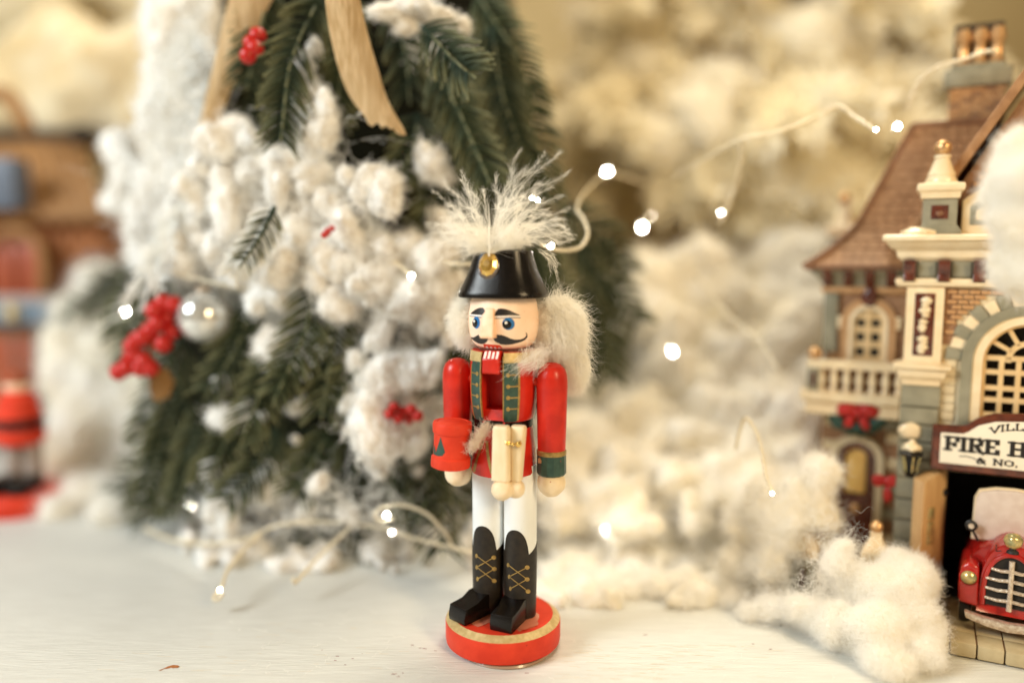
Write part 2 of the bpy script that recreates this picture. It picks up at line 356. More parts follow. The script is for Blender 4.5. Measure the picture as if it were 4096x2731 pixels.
for s_ in (-1, 1):
    lo_, hi_2 = (SL + .3, 44) if s_ > 0 else (-44, -SL - .3)
    MB().shell(Rt, lo_, hi_2, 8.62, 10.72, .035, .07).build('lapel', M['green'], torso)
    e = 44 if s_ > 0 else -47.5
    MB().shell(Rt, e, e + 3.5, 8.66, 10.6, .04, .07, 3).build('gold_edge', M['gold'], torso)
    e = SL - 1.5 if s_ > 0 else -SL - .6
    MB().shell(Rt, e, e + 1.8, 8.75, 10.95, .045, .07, 2).build('gold_edge', M['gold'], torso)
    a0, a1 = (SL, 150) if s_ > 0 else (-150, -SL)
    MB().shell(Rt, a0, a1, 10.70, 11.07, .03, .07, 40).build('collar', M['palegold'], torso)
    for zz in (9.1, 9.5, 9.9, 10.3):
        aa, bb = (SL + 6, 44) if s_ > 0 else (-44, -SL - 6)
        MB().shell(Rt, aa, bb, zz - .022, zz + .022, .042, .03, 8, 2).build('braid', M['gold'], torso)
        tt = math.radians(s_ * (SL + 7)); R_ = Rt(zz) + .035
        Mx = Matrix.Translation((R_ * math.sin(tt), -R_ * math.cos(tt), zz)) @ Matrix.Rotation(tt, 4, 'Z') @ Matrix.Rotation(math.pi / 2, 4, 'X')
        MB().lathe([(.075, -.02), (.075, .012), (.04, .02)], 14, M=Mx).build('button', M['gold'], torso)
# jaw lever with teeth
mb = MB(); x = .31
pr = [(-.35, 10.32), (-1.22, 10.32), (-1.27, 10.38), (-1.27, 10.82), (-1.08, 11.12), (-.35, 11.12)]
n_ = len(pr); mb.add([(-x, y, z) for y, z in pr] + [(x, y, z) for y, z in pr], [tuple(range(n_)), tuple(reversed(range(n_, 2 * n_)))] + [(i, i + n_, (i + 1) % n_ + n_, (i + 1) % n_) for i in range(n_)])
lever = mb.build('jaw_lever', M['red'], nut, (-.02, 0, 0), bevel=.03)
for i in range(4):
    xx = -.225 + .15 * i; d = Vector((0, .19, .30)).normalized(); p0 = Vector((xx, -1.25, 10.865)); p1 = p0 + d * (.27 + .02 * (i % 2))
    nr = Vector((0, -.30, .19)).normalized() * .008; e = Vector((.042, 0, 0))
    MB().add([p0 - e + nr, p0 + e + nr, p1 + e + nr, p1 - e + nr, p0 - e, p0 + e, p1 + e, p1 - e], [(0, 1, 2, 3), (0, 4, 5, 1), (1, 5, 6, 2), (2, 6, 7, 3), (3, 7, 4, 0)]).build('tooth', M['teeth'], lever)
# head
HP = [(.70, 11.17), (.93, 11.18), (1.02, 11.24), (1.13, 11.38), (1.22, 11.6), (1.265, 11.85), (1.275, 12.1), (1.25, 12.4), (1.20, 12.7), (1.14, 13.0), (1.08, 13.25)]
hm = MB().lathe([(r, z) for r, z in HP], 96)
head = hm.build('head', M['skin'], nut)
MB().lathe([(.93, 11.05), (.93, 11.2)], 48).build('neck_gap_shade', M['maroon'], nut)  # dark maroon stands for the shade in the gap under the chin
hb = BVHTree.FromPolygons(hm.v, hm.f)
# nose
mb = MB(); nx = -.045
vv = []
for z, hwid, dep in ((12.62, .15, .06), (12.3, .20, .20), (11.66, .25, .40), (11.60, .25, .38)):
    R_ = 1.22 if z > 12.5 else 1.2
    vv += [(nx - hwid, -1.1, z), (nx - hwid * .96, -R_ - dep, z), (nx + hwid * .96, -R_ - dep, z), (nx + hwid, -1.1, z)]
mb.add(vv, [(i * 4 + j, i * 4 + j + 1, i * 4 + 5 + j, i * 4 + 4 + j) for i in range(3) for j in range(3)] + [(0, 3, 2, 1), (12, 13, 14, 15)])
mb.build('nose', M['noseskin'], head, bevel=.035, seg=3)
# painted marks: outlines in picture pixels cast onto the real surface
def decal(name, poly, m, parent, bvh, off=.006, res=.9, LI=None):
    LI = LI or NI; o = LI @ CAM; R3 = LI.to_3x3()
    xs = [p[0] for p in poly]; ys = [p[1] for p in poly]; pts = []; N_ = len(poly)
    for i in range(N_):
        a, b_ = poly[i], poly[(i + 1) % N_]; k = max(1, int(math.dist(a, b_) / res))
        pts += [(a[0] + (b_[0] - a[0]) * j / k, a[1] + (b_[1] - a[1]) * j / k) for j in range(k)]
    nb = len(pts); edges = [(i, (i + 1) % nb) for i in range(nb)]
    def inside(x, y):
        c = False
        for i in range(N_):
            (x1, y1), (x2, y2) = poly[i], poly[(i + 1) % N_]
            if (y1 > y) != (y2 > y) and x < (x2 - x1) * (y - y1) / (y2 - y1) + x1: c = not c
        return c
    st = max(res * 2.2, (max(xs) - min(xs)) / 40); y = min(ys) + st / 2
    while y < max(ys):
        x = min(xs) + st / 2
        while x < max(xs):
            if inside(x, y): pts.append((x, y))
            x += st
        y += st
    out = delaunay_2d_cdt([Vector(p) for p in pts], edges, [], 1, 1e-4)
    V = []
    for p in out[0]:
        d = (R3 @ ray(p.x, p.y)).normalized(); h = bvh.ray_cast(o, d)
        if h[0] is None: h = bvh.find_nearest(o + d * 28); 
        nn = h[1]; nn = nn if nn.dot(d) < 0 else -nn
        V.append(h[0] + nn * off)
    me = bpy.data.meshes.new(name); me.from_pydata([tuple(v) for v in V], [], [tuple(f) for f in out[2]])
    me.polygons.foreach_set('use_smooth', [True] * len(me.polygons))
    return link(name, me, m, parent)
def z4(*pp): return [((1780 + x / 4.481) / K, (1150 + y / 4.481) / K) for x, y in pp]
def z2(*pp): return [((1650 + x / 1.96) / K, (1300 + y / 1.96) / K) for x, y in pp]
def z3(*pp): return [((1650 + x / 2.008) / K, (1950 + y / 2.008) / K) for x, y in pp]
def sm(pp, n=5):
    v = [Vector((x, y, 0)) for x, y in pp]; v = v + v[:1]; c = catmull(v, n)[:-1]; return [(p.x, p.y) for p in c]
def ell(cx, cy, rx, ry, n=28): return [(cx + rx * math.cos(2 * math.pi * i / n), cy + ry * math.sin(2 * math.pi * i / n)) for i in range(n)]
decal('eyebrow', z4((890, 500), (900, 455), (925, 410), (955, 382), (1000, 373), (1050, 378), (1110, 390), (1170, 412), (1240, 445), (1300, 472), (1352, 498), (1250, 500), (1130, 499), (1000, 506), (900, 508)), M['brow'], head, hb)
decal('eyebrow', z4((455, 474), (490, 436), (540, 398), (590, 372), (640, 360), (680, 363), (705, 385), (722, 430), (700, 455), (665, 490), (600, 488), (530, 482)), M['brow'], head, hb)
decal('eyelid', z4((888, 512), (1000, 510), (1130, 504), (1250, 502), (1350, 502), (1352, 535), (1200, 534), (1050, 540), (885, 545)), mat('side_lit_lid_paint', (.84, .74, .66), .4), head, hb, .006)  # warmer white: the right side's warm light is put into the colour
decal('eyelid', z4((452, 478), (530, 486), (600, 492), (665, 494), (655, 528), (560, 518), (448, 504)), mat('side_lit_lid_paint', (.80, .76, .74), .4), head, hb, .006)  # cooler white: the left side's cool light is put into the colour
decal('lid_line', z4((885, 545), (1050, 540), (1200, 534), (1352, 536), (1352, 548), (1200, 548), (1050, 552), (888, 560)), M['brow'], head, hb, .007)
decal('lid_line', z4((448, 504), (560, 518), (656, 530), (650, 543), (560, 530), (448, 515)), M['brow'], head, hb, .007)
ey = MB(); 
e1 = decal('eye', z4(*ell(1137, 650, 113, 110)), M['blue'], head, hb, .008); decal('pupil', z4(*ell(1108, 664, 82, 78)), M['pupil'], e1, hb, .012); decal('glint', z4(*ell(1093, 630, 24, 26, 14)), M['glint'], e1, hb, .016)
e2 = decal('eye', z4(*ell(566, 628, 62, 108)), M['blue'], head, hb, .008); decal('pupil', z4(*ell(541, 638, 46, 76)), M['pupil'], e2, hb, .012); decal('glint', z4(*ell(527, 603, 15, 25, 14)), M['glint'], e2, hb, .016)
decal('moustache', z4((860, 905), (872, 865), (905, 845), (960, 842), (1030, 852), (1100, 878), (1180, 915), (1260, 932), (1340, 930), (1400, 912), (1440, 885), (1456, 855), (1453, 825), (1440, 800), (1462, 815), (1477, 850), (1473, 890), (1440, 930), (1380, 965), (1290, 995), (1190, 1018), (1090, 1026), (1000, 1015), (930, 985), (885, 950)), M['brow'], head, hb)
decal('moustache', z4((455, 882), (490, 892), (530, 885), (570, 862), (600, 845), (625, 880), (680, 905), (770, 908), (768, 940), (745, 975), (700, 1003), (650, 1010), (590, 995), (530, 960), (485, 920)), M['brow'], head, hb)
lip = decal('mouth', z4((688, 1006), (780, 1016), (900, 1022), (985, 1032), (1015, 1060), (1030, 1100), (1000, 1112), (900, 1106), (800, 1100), (720, 1086), (700, 1050)), M['red_matt'], head, hb, .009)
for i in range(4):
    a_, c_ = 728 + 74 * i, 1050 + 7 * i
    decal('upper_tooth', z4((a_, c_ + 5), (a_ + 25, c_ - 5), (a_ + 48, c_ + 12), (a_ + 62, c_ + 45), (a_ + 36, c_ + 44), (a_ + 12, c_ + 28)), M['teeth'], lip, hb, .014)
# hat
def HR(z): t = (z - 13.08) / (14.62 - 13.08); return 1.55 - .53 * t ** .8 + .02 * t
hv = MB(); n_ = 96; zs2 = [12.94, 12.97, 13.07, 13.2, 13.4, 13.63, 13.9, 14.2, 14.45, 14.58, 14.62]; rr = [1.43, 1.50, 1.51, 1.455, 1.36, 1.26, 1.15, 1.06, .99, .96, .90]
vv = []
for z, r in zip(zs2, rr):
    for i in range(n_):
        a = 2 * math.pi * i / n_; c, s_ = math.cos(a), math.sin(a); e = 2 / 2.7
        vv.append((r * 1.04 * math.copysign(abs(s_) ** e, s_), -r * .90 * math.copysign(abs(c) ** e, c), z))
ff = [(j * n_ + i, j * n_ + (i + 1) % n_, (j + 1) * n_ + (i + 1) % n_, (j + 1) * n_ + i) for j in range(len(zs2) - 1) for i in range(n_)] + [tuple(reversed(range(n_))), tuple((len(zs2) - 1) * n_ + i for i in range(n_))]
hv.add(vv, ff); hat = hv.build('hat', M['black'], nut)
hatb = BVHTree.FromPolygons(hv.v, hv.f)
# jewel on the hat front
jp = NI @ CAM; jd = (NI.to_3x3() @ ray(1122.5, 608)).normalized(); jh = hatb.ray_cast(jp, jd)
zq = (jh[1] if jh[1].dot(jd) < 0 else -jh[1]); Mj = Matrix.Translation(jh[0]) @ zq.to_track_quat('Z', 'Y').to_matrix().to_4x4() @ Matrix.Scale(1.2, 4, (0, 1, 0))
vv = []; prj = [(.35, -.1), (.355, .06), (.24, .16), (.11, .20)]
mb = MB().lathe([(r, z) for r, z in prj], 10, M=Mj); jw = mb.build('jewel', mat('amber_crystal', (.80, .52, .12), .10, (.45, .25, .04), 3.5, metal=.7, coat=1), hat, smooth=None)
Mj2 = Mj @ Matrix.Translation((0, -.05, 0)); MB().lathe([(.39, -.12), (.40, .02), (.36, .05)], 40, M=Mj2).build('jewel_setting', mat('smoky_setting', (.10, .08, .07), .25, coat=.5), jw)
# feather plume: fluffy strands with side barbs fanning out of the hat top
base_p = L(atY(1128, 590, -.95)); base_p.z = 14.5
cs = []
def plume(tip_px, tip_py, Yt, nb=60, blen=.32, sag=0, rad=.011, start=.25, jit=.18, y0=0, thin=False):
    tip = L(atY(tip_px, tip_py, Yt)); a = base_p + Vector((U(-.12, .12) + y0, U(-.1, .15), 0)); ln0 = (tip - a).length; mid = a.lerp(tip, .5) + Vector((0, 0, .10 * ln0)) + rv() * jit; m3 = a.lerp(tip, .8) + rv() * jit * .7 + Vector((0, 0, .06 * ln0))
    pts = catmull([a, mid, m3, tip], 8); cs.append((pts, [rad * (1 - .7 * i / (len(pts) - 1)) for i in range(len(pts))]))
    ln = (tip - a).length
    for k in range(nb):
        t = start + (1 - start) * (k + U(0, 1)) / nb; i = min(int(t * (len(pts) - 1)), len(pts) - 2); p = pts[i].lerp(pts[i + 1], t * (len(pts) - 1) - i)
        if thin and t > .55 and U(0, 1) < .55: continue
        tan = (pts[i + 1] - pts[i]).normalized(); side = tan.cross(rv()).normalized()
        d = (tan * U(.7, 1.5) + side * U(.5, 1)).normalized(); Lb = blen * U(.4, 1.1) * (1.1 - .8 * t)
        q = p + d * Lb + tan * Lb * .25; cs.append(([p, p.lerp(q, .5) + side * .02, q], [.0024, .0020, .0009]))
tips = [(1195, 345, -.8), (1252, 350, -.7), (1288, 350, -.9), (1310, 392, -.6), (1060, 392, -.7), (992, 438, -1.0), (1020, 418, -.8), (1060, 412, -.4), (1140, 400, -.2), (1208, 388, -1.1),
        (1310, 478, -.8), (1298, 505, -1.1), (1322, 540, -.6), (1282, 500, -.3), (1295, 450, -.9), (1270, 430, -.5), (1240, 420, -.3), (1005, 602, -1.0), (1012, 560, -.6), (1010, 500, -.4), (1025, 470, -1.1),
        (1080, 440, -.6), (1110, 435, -.2), (1165, 420, -.5), (1200, 425, -1), (1230, 440, -1.2), (1050, 450, -.3), (1035, 520, -1.2), (1290, 560, -1.0), (1060, 600, -1.4)]
for tp in tips: plume(*tp, nb=150, blen=.50, rad=.004, start=.08, thin=True)
for k in range(85):                                # short inner down
    an = random.choice([U(-78, -22), U(14, 78), U(26, 82), U(-70, -24), U(-78, 80)]); rad_ = (.8 + 1.75 * U(0, 1) ** 1.3) * (1.15 if an > 25 else 1); c0 = Vector((1128, 588)); an_ = math.radians(an)
    plume(c0.x + math.sin(an_) * rad_ * 68, c0.y - math.cos(an_) * rad_ * 60, U(-1.3, .1), nb=85, blen=.55, rad=.005, start=.08, jit=.30)
for k in range(10):                                 # drooping barbs behind the hat's right side
    a = L(atY(1235 + U(-8, 8), 575 + U(-6, 6), -.3)); tip = L(atY(1276 + U(-14, 8), 600 + 6 * k, -.3)); pts = catmull([a, a.lerp(tip, .5) + Vector((.12, 0, .1)), tip], 8)
    cs.append((pts, .004))
    for q in range(26):
        i = random.randrange(2, len(pts) - 1); tan = (pts[i] - pts[i - 1]).normalized(); d = (tan + rv() * .6).normalized(); cs.append(([pts[i], pts[i] + d * U(.08, .22)], [.004, .001]))
feather = link('feather', strands('feather', cs), M['feather'], nut)
MB().tube([base_p + Vector((-.03, -.12, -.1)), L(atY(1124, 520, -1.1)), L(atY(1122, 470, -1.0))], [.035, .025, .008], 8).build('quill', M['feather'], nut)
# hair: combed mass either side of the face
def hairmass(name, cen, rad, n, out, droop, gap=None, seed=1):
    random.seed(seed); mbx = MB(); lump(mbx, (0, 0, 0), 1, 4, .16, 2.2); sol = mbx
    vs2 = [Vector(v) for v in sol.v]; cen = Vector(cen)
    shp = [cen + Vector((v.x * rad[0], v.y * rad[1], v.z * rad[2])) * .76 for v in vs2]
    core = MB().add(shp, sol.f).build(name, M['cotton'], nut)
    cs = []
    for k in range(n):
        v = rv(); p = cen + Vector((v.x * rad[0], v.y * rad[1], v.z * rad[2])) * U(.66, .90)
        d = (Vector((v.x, v.y, v.z * .7)) * out + Vector(droop) + rv() * .6).normalized(); Lh = U(.25, .62); pts = [p]
        q = p.copy(); dd = d
        for i in range(5):
            dd = (dd + Vector(droop) * .16 + rv() * .16).normalized(); q = q + dd * Lh / 5; pts.append(q.copy())
        cs.append((pts, U(.0035, .007)))
    for k in range(n // 14):                       # stray frizz
        v = rv(); p = cen + Vector((v.x * rad[0], v.y * rad[1], v.z * rad[2])) * .9; cs.append((curl(p, v + Vector(droop) * .7, U(.2, .75), .07, 8), .0055))
    link('hair_strands', strands('hair_strands', cs), M['hair'], core); return core
c = L(atY(1280, 752, .35)); hairmass('hair', c, (.96, .9, 1.28), 22000, .7, (.45, .0, -.9), seed=3)
c = L(atY(1318, 832, .2)); hairmass('hair', c, (.44, .45, .95), 8000, .6, (.25, 0, -1.3), seed=5)
c = L(atY(1078, 735, .55)); hairmass('hair', c, (.50, .75, .95), 5000, .9, (-.3, 0, -.5), seed=4)
random.seed(11)
# loose hair wisps over shoulder
cs = []
for k in range(300):
    a = L(atY(U(1195, 1262), U(795, 845), U(-1.15, -.5))); tip = L(atY(U(1130, 1235), U(830, 880), -1.42)); e = a.lerp(tip, U(.3, 1))
    cs.append((catmull([a, a.lerp(e, .5) + rv() * .09, e], 4), .005))
for k in range(160):
    p = L(atY(random.gauss(1240, 20), random.gauss(806, 12), U(-1.1, -.6))); cs.append((curl(p, rv() + Vector((-.4, -.3, -.5)), U(.15, .45), .04, 8), .005))
link('hair_wisps', strands('hair_wisps', cs), M['hair'], nut)
# arms
def arm(sx, ztop, full=True):
    ax = sx * 1.83; R_ = .545; bot = 7.5
    a = MB().lathe([(.485, bot - .02), (.50, bot), (.53, 8.6), (.555, 9.8), (.55, 10.05), (.52, 10.28), (.44, 10.47), (.30, 10.60), (.12, 10.66), (.02, 10.665)], 48, c=(ax, 0)).build('arm', M['red'], nut)
    MB().lathe([(.50, 7.34), (.535, 7.36), (.535, 7.5), (.51, 7.53)], 24, c=(ax, 0)).build('gold_cuff_edge', M['gold'], a, smooth=20)
    MB().lathe([(.49, 6.62), (.535, 6.68), (.53, 7.0), (.525, 7.36), (.5, 7.38)], 14, c=(ax, 0)).build('cuff', M['green'], a, smooth=20)
    h = MB(); lump(h, (ax, 0, 6.32), .52, 4, .05, 1.3, (1.0, 1.0, .98)); h.build('hand', M['creambead'], a)
    MB().lathe([(.13, -.3), (.16, -.2), (.16, .2), (.13, .3)], 20, M=Matrix.Translation((sx * 1.3, -.05, 9.95)) @ Matrix.Rotation(math.pi / 2, 4, 'Y')).build('shoulder_peg', M['red_matt'], a)
    return a
aR = arm(1, 10.65); aL = arm(-1, 10.65)
# gold V on the skirt, laces on the boots, bare patch on cuff
skb = MB().lathe([(1.17, 6.6), (1.19, 6.66), (1.17, 7.2), (1.05, 8.35)], 72); skb = BVHTree.FromPolygons(skb.v, skb.f)
sk = [o for o in nut.children if o.name.startswith('coat_skirt')][0]
decal('gold_stripe', z2((548, 905), (566, 908), (540, 980), (512, 1060), (492, 1152), (470, 1146), (495, 1050), (522, 970)), M['gold'], sk, skb)
decal('gold_stripe', z2((572, 905), (592, 905), (600, 1000), (614, 1080), (626, 1165), (612, 1165), (592, 1085), (578, 1000)), M['gold'], sk, skb)
cfb = MB().lathe([(.535, 6.68), (.53, 7.0), (.525, 7.36)], 14, c=(1.83, 0)); cfb = BVHTree.FromPolygons(cfb.v, cfb.f)
decal('paint_chip', z2((985, 1045), (1000, 1038), (1012, 1062), (1010, 1084), (985, 1080)), M['palegold'], [o for o in aR.children if o.name.startswith('cuff')][0], cfb)
def laces(k, pts):
    mbx, leg = legbvh[k]; bv = BVHTree.FromPolygons(mbx.v, mbx.f); boot = [o for o in leg.children if o.name.startswith('boot')][0]
    Lc, Rc = pts
    def seg(a, b_, w=3.4):
        a, b_ = Vector(a), Vector(b_); nn = (b_ - a).normalized(); nn = Vector((-nn.y, nn.x)) * w; decal('lace', z3(tuple(a - nn), tuple(b_ - nn), tuple(b_ + nn), tuple(a + nn)), M['gold'], boot, bv, .012)
    for i in range(2): seg(Lc[i], Rc[i + 1]); seg(Rc[i], Lc[i + 1])
    for q in Lc: decal('lace_stud', z3(*ell(q[0], q[1], 10, 18, 14)), M['gold'], boot, bv, .016)
    for q in Rc: decal('lace_stud', z3(*ell(q[0], q[1], 19, 17, 16)), M['gold'], boot, bv, .016)
laces(0, ([(516, 545), (518, 636), (524, 730)], [(652, 558), (656, 650), (655, 745)]))
laces(1, ([(770, 618), (778, 712), (788, 808)], [(920, 638), (920, 733), (927, 830)]))

# ---- drum held in the figure's hand
dc = atY(1037, 1020, -.72)
drum = thing('drum', 'small red wooden drum with green fir tree motif, held at the hand of the nutcracker', 'drum', dc, RZ)
DM = Matrix.Rotation(math.radians(3.4), 4, 'Y')
mbd = MB().lathe([(.62, -.82), (.70, -.78), (.71, -.72), (.70, -.45), (.64, -.40), (.63, 0), (.645, .42), (.69, .47), (.705, .74), (.68, .82), (.56, .85), (.53, .825), (.50, .845), (.2, .85)], 64, M=DM)
dr = mbd.build('drum_shell', M['red_matt'], drum)
dI = (Matrix.Translation(dc) @ Matrix.Rotation(RZ, 4, 'Z')).inverted(); dbv = BVHTree.FromPolygons(mbd.v, mbd.f)
decal('tree_motif', z2((222, 872), (234, 925), (248, 965), (255, 998), (236, 1024), (205, 1026), (180, 1018), (190, 975), (206, 925)), M['green'], dr, dbv, LI=dI)
decal('tree_motif', z2((172, 935), (182, 985), (190, 1018), (165, 1012), (166, 970)), M['green'], dr, dbv, LI=dI)
# ---- cream pegs hanging in front of the skirt
pc = atY(1170, 1040, -1.62)
peg = thing('drumstick_pair', 'two cream wooden sticks with round bead ends and gold clasp at the belt', 'drumsticks', pc, RZ)
PMl = (Matrix.Translation(pc) @ Matrix.Rotation(RZ, 4, 'Z')).inverted()
def PL(px, py, dy=0): v = PMl @ atY(px, py, -1.62 + dy); return v
def stick(px0, px1, px0b, px1b, dy, name='stick'):
    a, b_, c_, d_ = PL(px0, 977, dy), PL(px1, 977, dy), PL(px0b, 1102, dy), PL(px1b, 1102, dy)
    mbx = MB(); N_ = 24; rings = [(0, .02), (.05, .7), (.35, .95), (.9, 1)]; 
    ts = [(.0, .80), (.02, .93), (.06, 1), (.5, 1), (1, 1)]
    vv = []
    for t, k in ts:
        l_, r_ = a.lerp(c_, t), b_.lerp(d_, t); m_ = (l_ + r_) / 2; hw_ = (r_ - l_).length / 2 * k
        for i in range(N_):
            an = 2 * math.pi * i / N_; cc, ss = math.cos(an), math.sin(an); e = .55
            vv.append(m_ + Vector((hw_ * math.copysign(abs(ss) ** e, ss), -.20 * k * math.copysign(abs(cc) ** e, cc), 0)))
    mbx.add(vv, [(j * N_ + i, j * N_ + (i + 1) % N_, (j + 1) * N_ + (i + 1) % N_, (j + 1) * N_ + i) for j in range(4) for i in range(N_)] + [tuple(reversed(range(N_))), tuple(4 * N_ + i for i in range(N_))])
    return mbx.build(name, M['cream'], peg)
stick(1132, 1172.5, 1129, 1173, 0); stick(1173, 1210, 1175, 1199, .12)
for (qx, qy, r_, dy) in ((1154, 1124, .40, -.02), (1183, 1121, .36, .14)):
    h = MB(); lump(h, PL(qx, qy, dy), r_, 4, .04, 1.5, (1, .9, .95)); h.build('bead', M['creambead'], peg)
cl = MB()
for qx, qy in ((1164, 1018), (1191, 1020)): lump(cl, PL(qx, qy, -.20), .105, 2, .15, 2, (1.1, .7, 1.0))
cl.tube([PL(1158, 1013, -.19), PL(1178, 1021, -.24), PL(1197, 1013, -.19)], .035, 8); lump(cl, PL(1178, 1020, -.24), .06, 2, .1)
cl.build('clasp', M['brass'], peg)
cs = []
for k in range(650):
    t = U(0, 1); p = atY(1082 + 40 * t + U(-9, 9), 1032 - 52 * t + U(-10, 10), -1.2); cs.append((curl(p - pc, rv() + Vector((-.3, -.4, .5)), U(.12, .42), .05, 8), .005))
tf = link('fuzz_tuft', strands('fuzz_tuft', cs), M['tuft'], None, pc); tag(tf, 'wispy tuft of brownish white fuzz between the red drum and the cream sticks', 'fuzz')

# ================================================================== LEAF + FLECKS on the table
p0 = atZ(390, 1533, 0)
mb = MB(); ol = [(-.30, -.13), (-.18, -.03), (-.1, .06), (.05, .12), (.2, .10), (.31, .05), (.27, -.01), (.18, .0), (.12, -.02), (.04, .015), (-.05, -.03), (-.16, -.05), (-.24, -.12)]
mb.add([(x, y * 1.6, .012 + .03 * abs(x)) for x, y in ol] + [(x, y * 1.6, .004 + .03 * abs(x)) for x, y in ol], [tuple(range(13)), tuple(reversed(range(13, 26)))] + [(i, i + 13, (i + 1) % 13 + 13, (i + 1) % 13) for i in range(13)])
tag(mb.build('leaf_fragment', M['leaf'], None, p0), 'tiny torn orange brown leaf fragment lying on the white table', 'leaf')
mb = MB()
for (x, y, s_) in [(947, 1481, .05), (975, 1489, .06), (1000, 1494, .04), (965, 1488, .04), (775, 1506, .05), (810, 1512, .05), (793, 1526, .04), (905, 1547, .08), (925, 1545, .06), (915, 1553, .05), (1482, 1457, .07), (832, 1500, .03), (770, 1516, .04), (1210, 1545, .05), (1730, 1478, .06), (1770, 1490, .05), (740, 1492, .03)]:
    p = atZ(x, y, 0); a = U(-.3, .3); mb.box((0, 0, 0), (s_ * U(1, 2.6), s_ * .45, .008), Matrix.Translation((p.x, p.y, .006)) @ Matrix.Rotation(a, 4, 'Z'))
mb.build('paint_flecks', M['fleck'], bevel=0, kind='stuff')
mb = MB()
for k in range(130):
    p = atZ(*random.choice([(1310 + U(-30, 260), 1500 + U(-20, 60)), (U(100, 1000), U(1420, 1560)), (U(1300, 1800), U(1480, 1560))]), 0); mb.box((0, 0, 0), (U(.1, .7), .008, .003), Matrix.Translation((p.x, p.y, .003)) @ Matrix.Rotation(U(-.12, .0), 4, 'Z'))
mb.build('paint_scratches', mat('tan_scratch', (.62, .50, .34), .7), kind='stuff')

cs = []
for k in range(70):
    p = atZ(random.choice([U(1240, 2150), U(500, 1000)]), U(1400, 1560), 0); p.z = .02; c_ = curl(p, Vector((U(-1, 1), U(-1, 1), 0)), U(.2, .9), .06, 9); cs.append(([Vector((q.x, q.y, .012 + abs(q.z) * .2)) for q in c_], .004))
link('stray_fibres', strands('stray_fibres', cs), M['fibre'], None, kind='stuff')
# ================================================================== GREEN TREE
TC = Vector((-8.6, 24.5, 0))
def TR(z): return 17.2 * (1 - max(z, 0) / 74) if z > 3 else 14.5 + z * .6
tree = thing('christmas_tree', 'dark green tabletop christmas tree with white snow puffs, behind the nutcracker', 'christmas tree', TC)
MB().lathe([(1.2, 0), (1.0, 40), (.2, 58)], 16).build('trunk', M['bark'], tree)
MB().lathe([(9.5, 2), (12.6, 5), (11.0, 20), (7.5, 38), (1, 60)], 32).build('shade_core', M['core'], tree)  # solid near-black cone added to block light and darken the gaps
def branch_data(name, Lb, n, nl, nr, flat=.35, sub=3, droopy=.3):
    cs = []
    def spray(p0, d, Ls, nn):
        d = d.normalized(); pts = []
        for i in range(9):
            t = i / 8; pts.append(p0 + d * Ls * t + Vector((0, 0, -droopy * Ls * t * t)))
        cs.append((pts, [.09 * (1 - .6 * i / 8) for i in range(9)]))
        for k in range(nn):
            t = (k + U(0, 1)) / nn; i = min(int(t * 8), 7); p = pts[i].lerp(pts[i + 1], t * 8 - i); tan = (pts[i + 1] - pts[i]).normalized()
            sd = tan.cross(Vector((0, 0, 1))); sd = sd.normalized() if sd.length > .1 else Vector((1, 0, 0)); up = sd.cross(tan); an = random.gauss(0, flat) * 2 + (0 if k % 2 else math.pi)
            dd = (tan * U(.55, 1.0) + sd * math.cos(an) + up * (math.sin(an) + .25)).normalized(); q = p + dd * nl * U(.75, 1.1) * (1 - .35 * t * t)
            m_ = p.lerp(q, .55) + up * -.02; e = m_ + (q - m_) * 1.0 + tan * .08; cs.append(([p, m_, e], [nr * .8, nr, nr * .55]))
    spray(Vector((0, 0, 0)), Vector((0, -1, 0)), Lb, n)
    for s_ in range(sub):
        t = .2 + .6 * (s_ + .5) / sub; sg = 1 if s_ % 2 else -1
        spray(Vector((0, -Lb * t, -droopy * Lb * t * t)), Vector((sg * U(.6, 1.0), -1, U(-.1, .2))), Lb * U(.4, .6), n // 2)
    return strands(name, cs)
protos = [branch_data('branch', U(6.5, 9), 46, 1.5, .072, flat=.12) for _ in range(7)]
protos2 = [branch_data('branch', U(6, 7.5), 100, 1.8, .045, flat=.5) for _ in range(4)]   # softer pine-like sprays
def put_branch(data, p, az, pitch, roll, s, m, parent):
    o = link('branch', data, m, parent, p); o.rotation_euler = (Matrix.Rotation(az, 3, 'Z') @ Matrix.Rotation(pitch, 3, 'X') @ Matrix.Rotation(roll, 3, 'Y')).to_euler(); o.scale = (s, s, s); return o
NB = 105
for k in range(NB):
    z = 1.5 + 42 * (k / NB) ** .9 + U(-.6, .6); az = (k * 2.39996) % (2 * math.pi)
    if math.cos(az) < -.35: continue                                    # the rear stays bare: nothing of it shows
    r = TR(z) - U(4.2, 5.2); s = U(.8, 1.1)
    dr = U(.8, 1.3) if z > 4 else U(.0, .3)
    put_branch(random.choice(protos if (z > 16 or U(0, 1) < .45) else protos2), (math.sin(az) * r, -math.cos(az) * r, z + 1.2), az, dr, U(-.5, .5), s, M['needle'], tree)
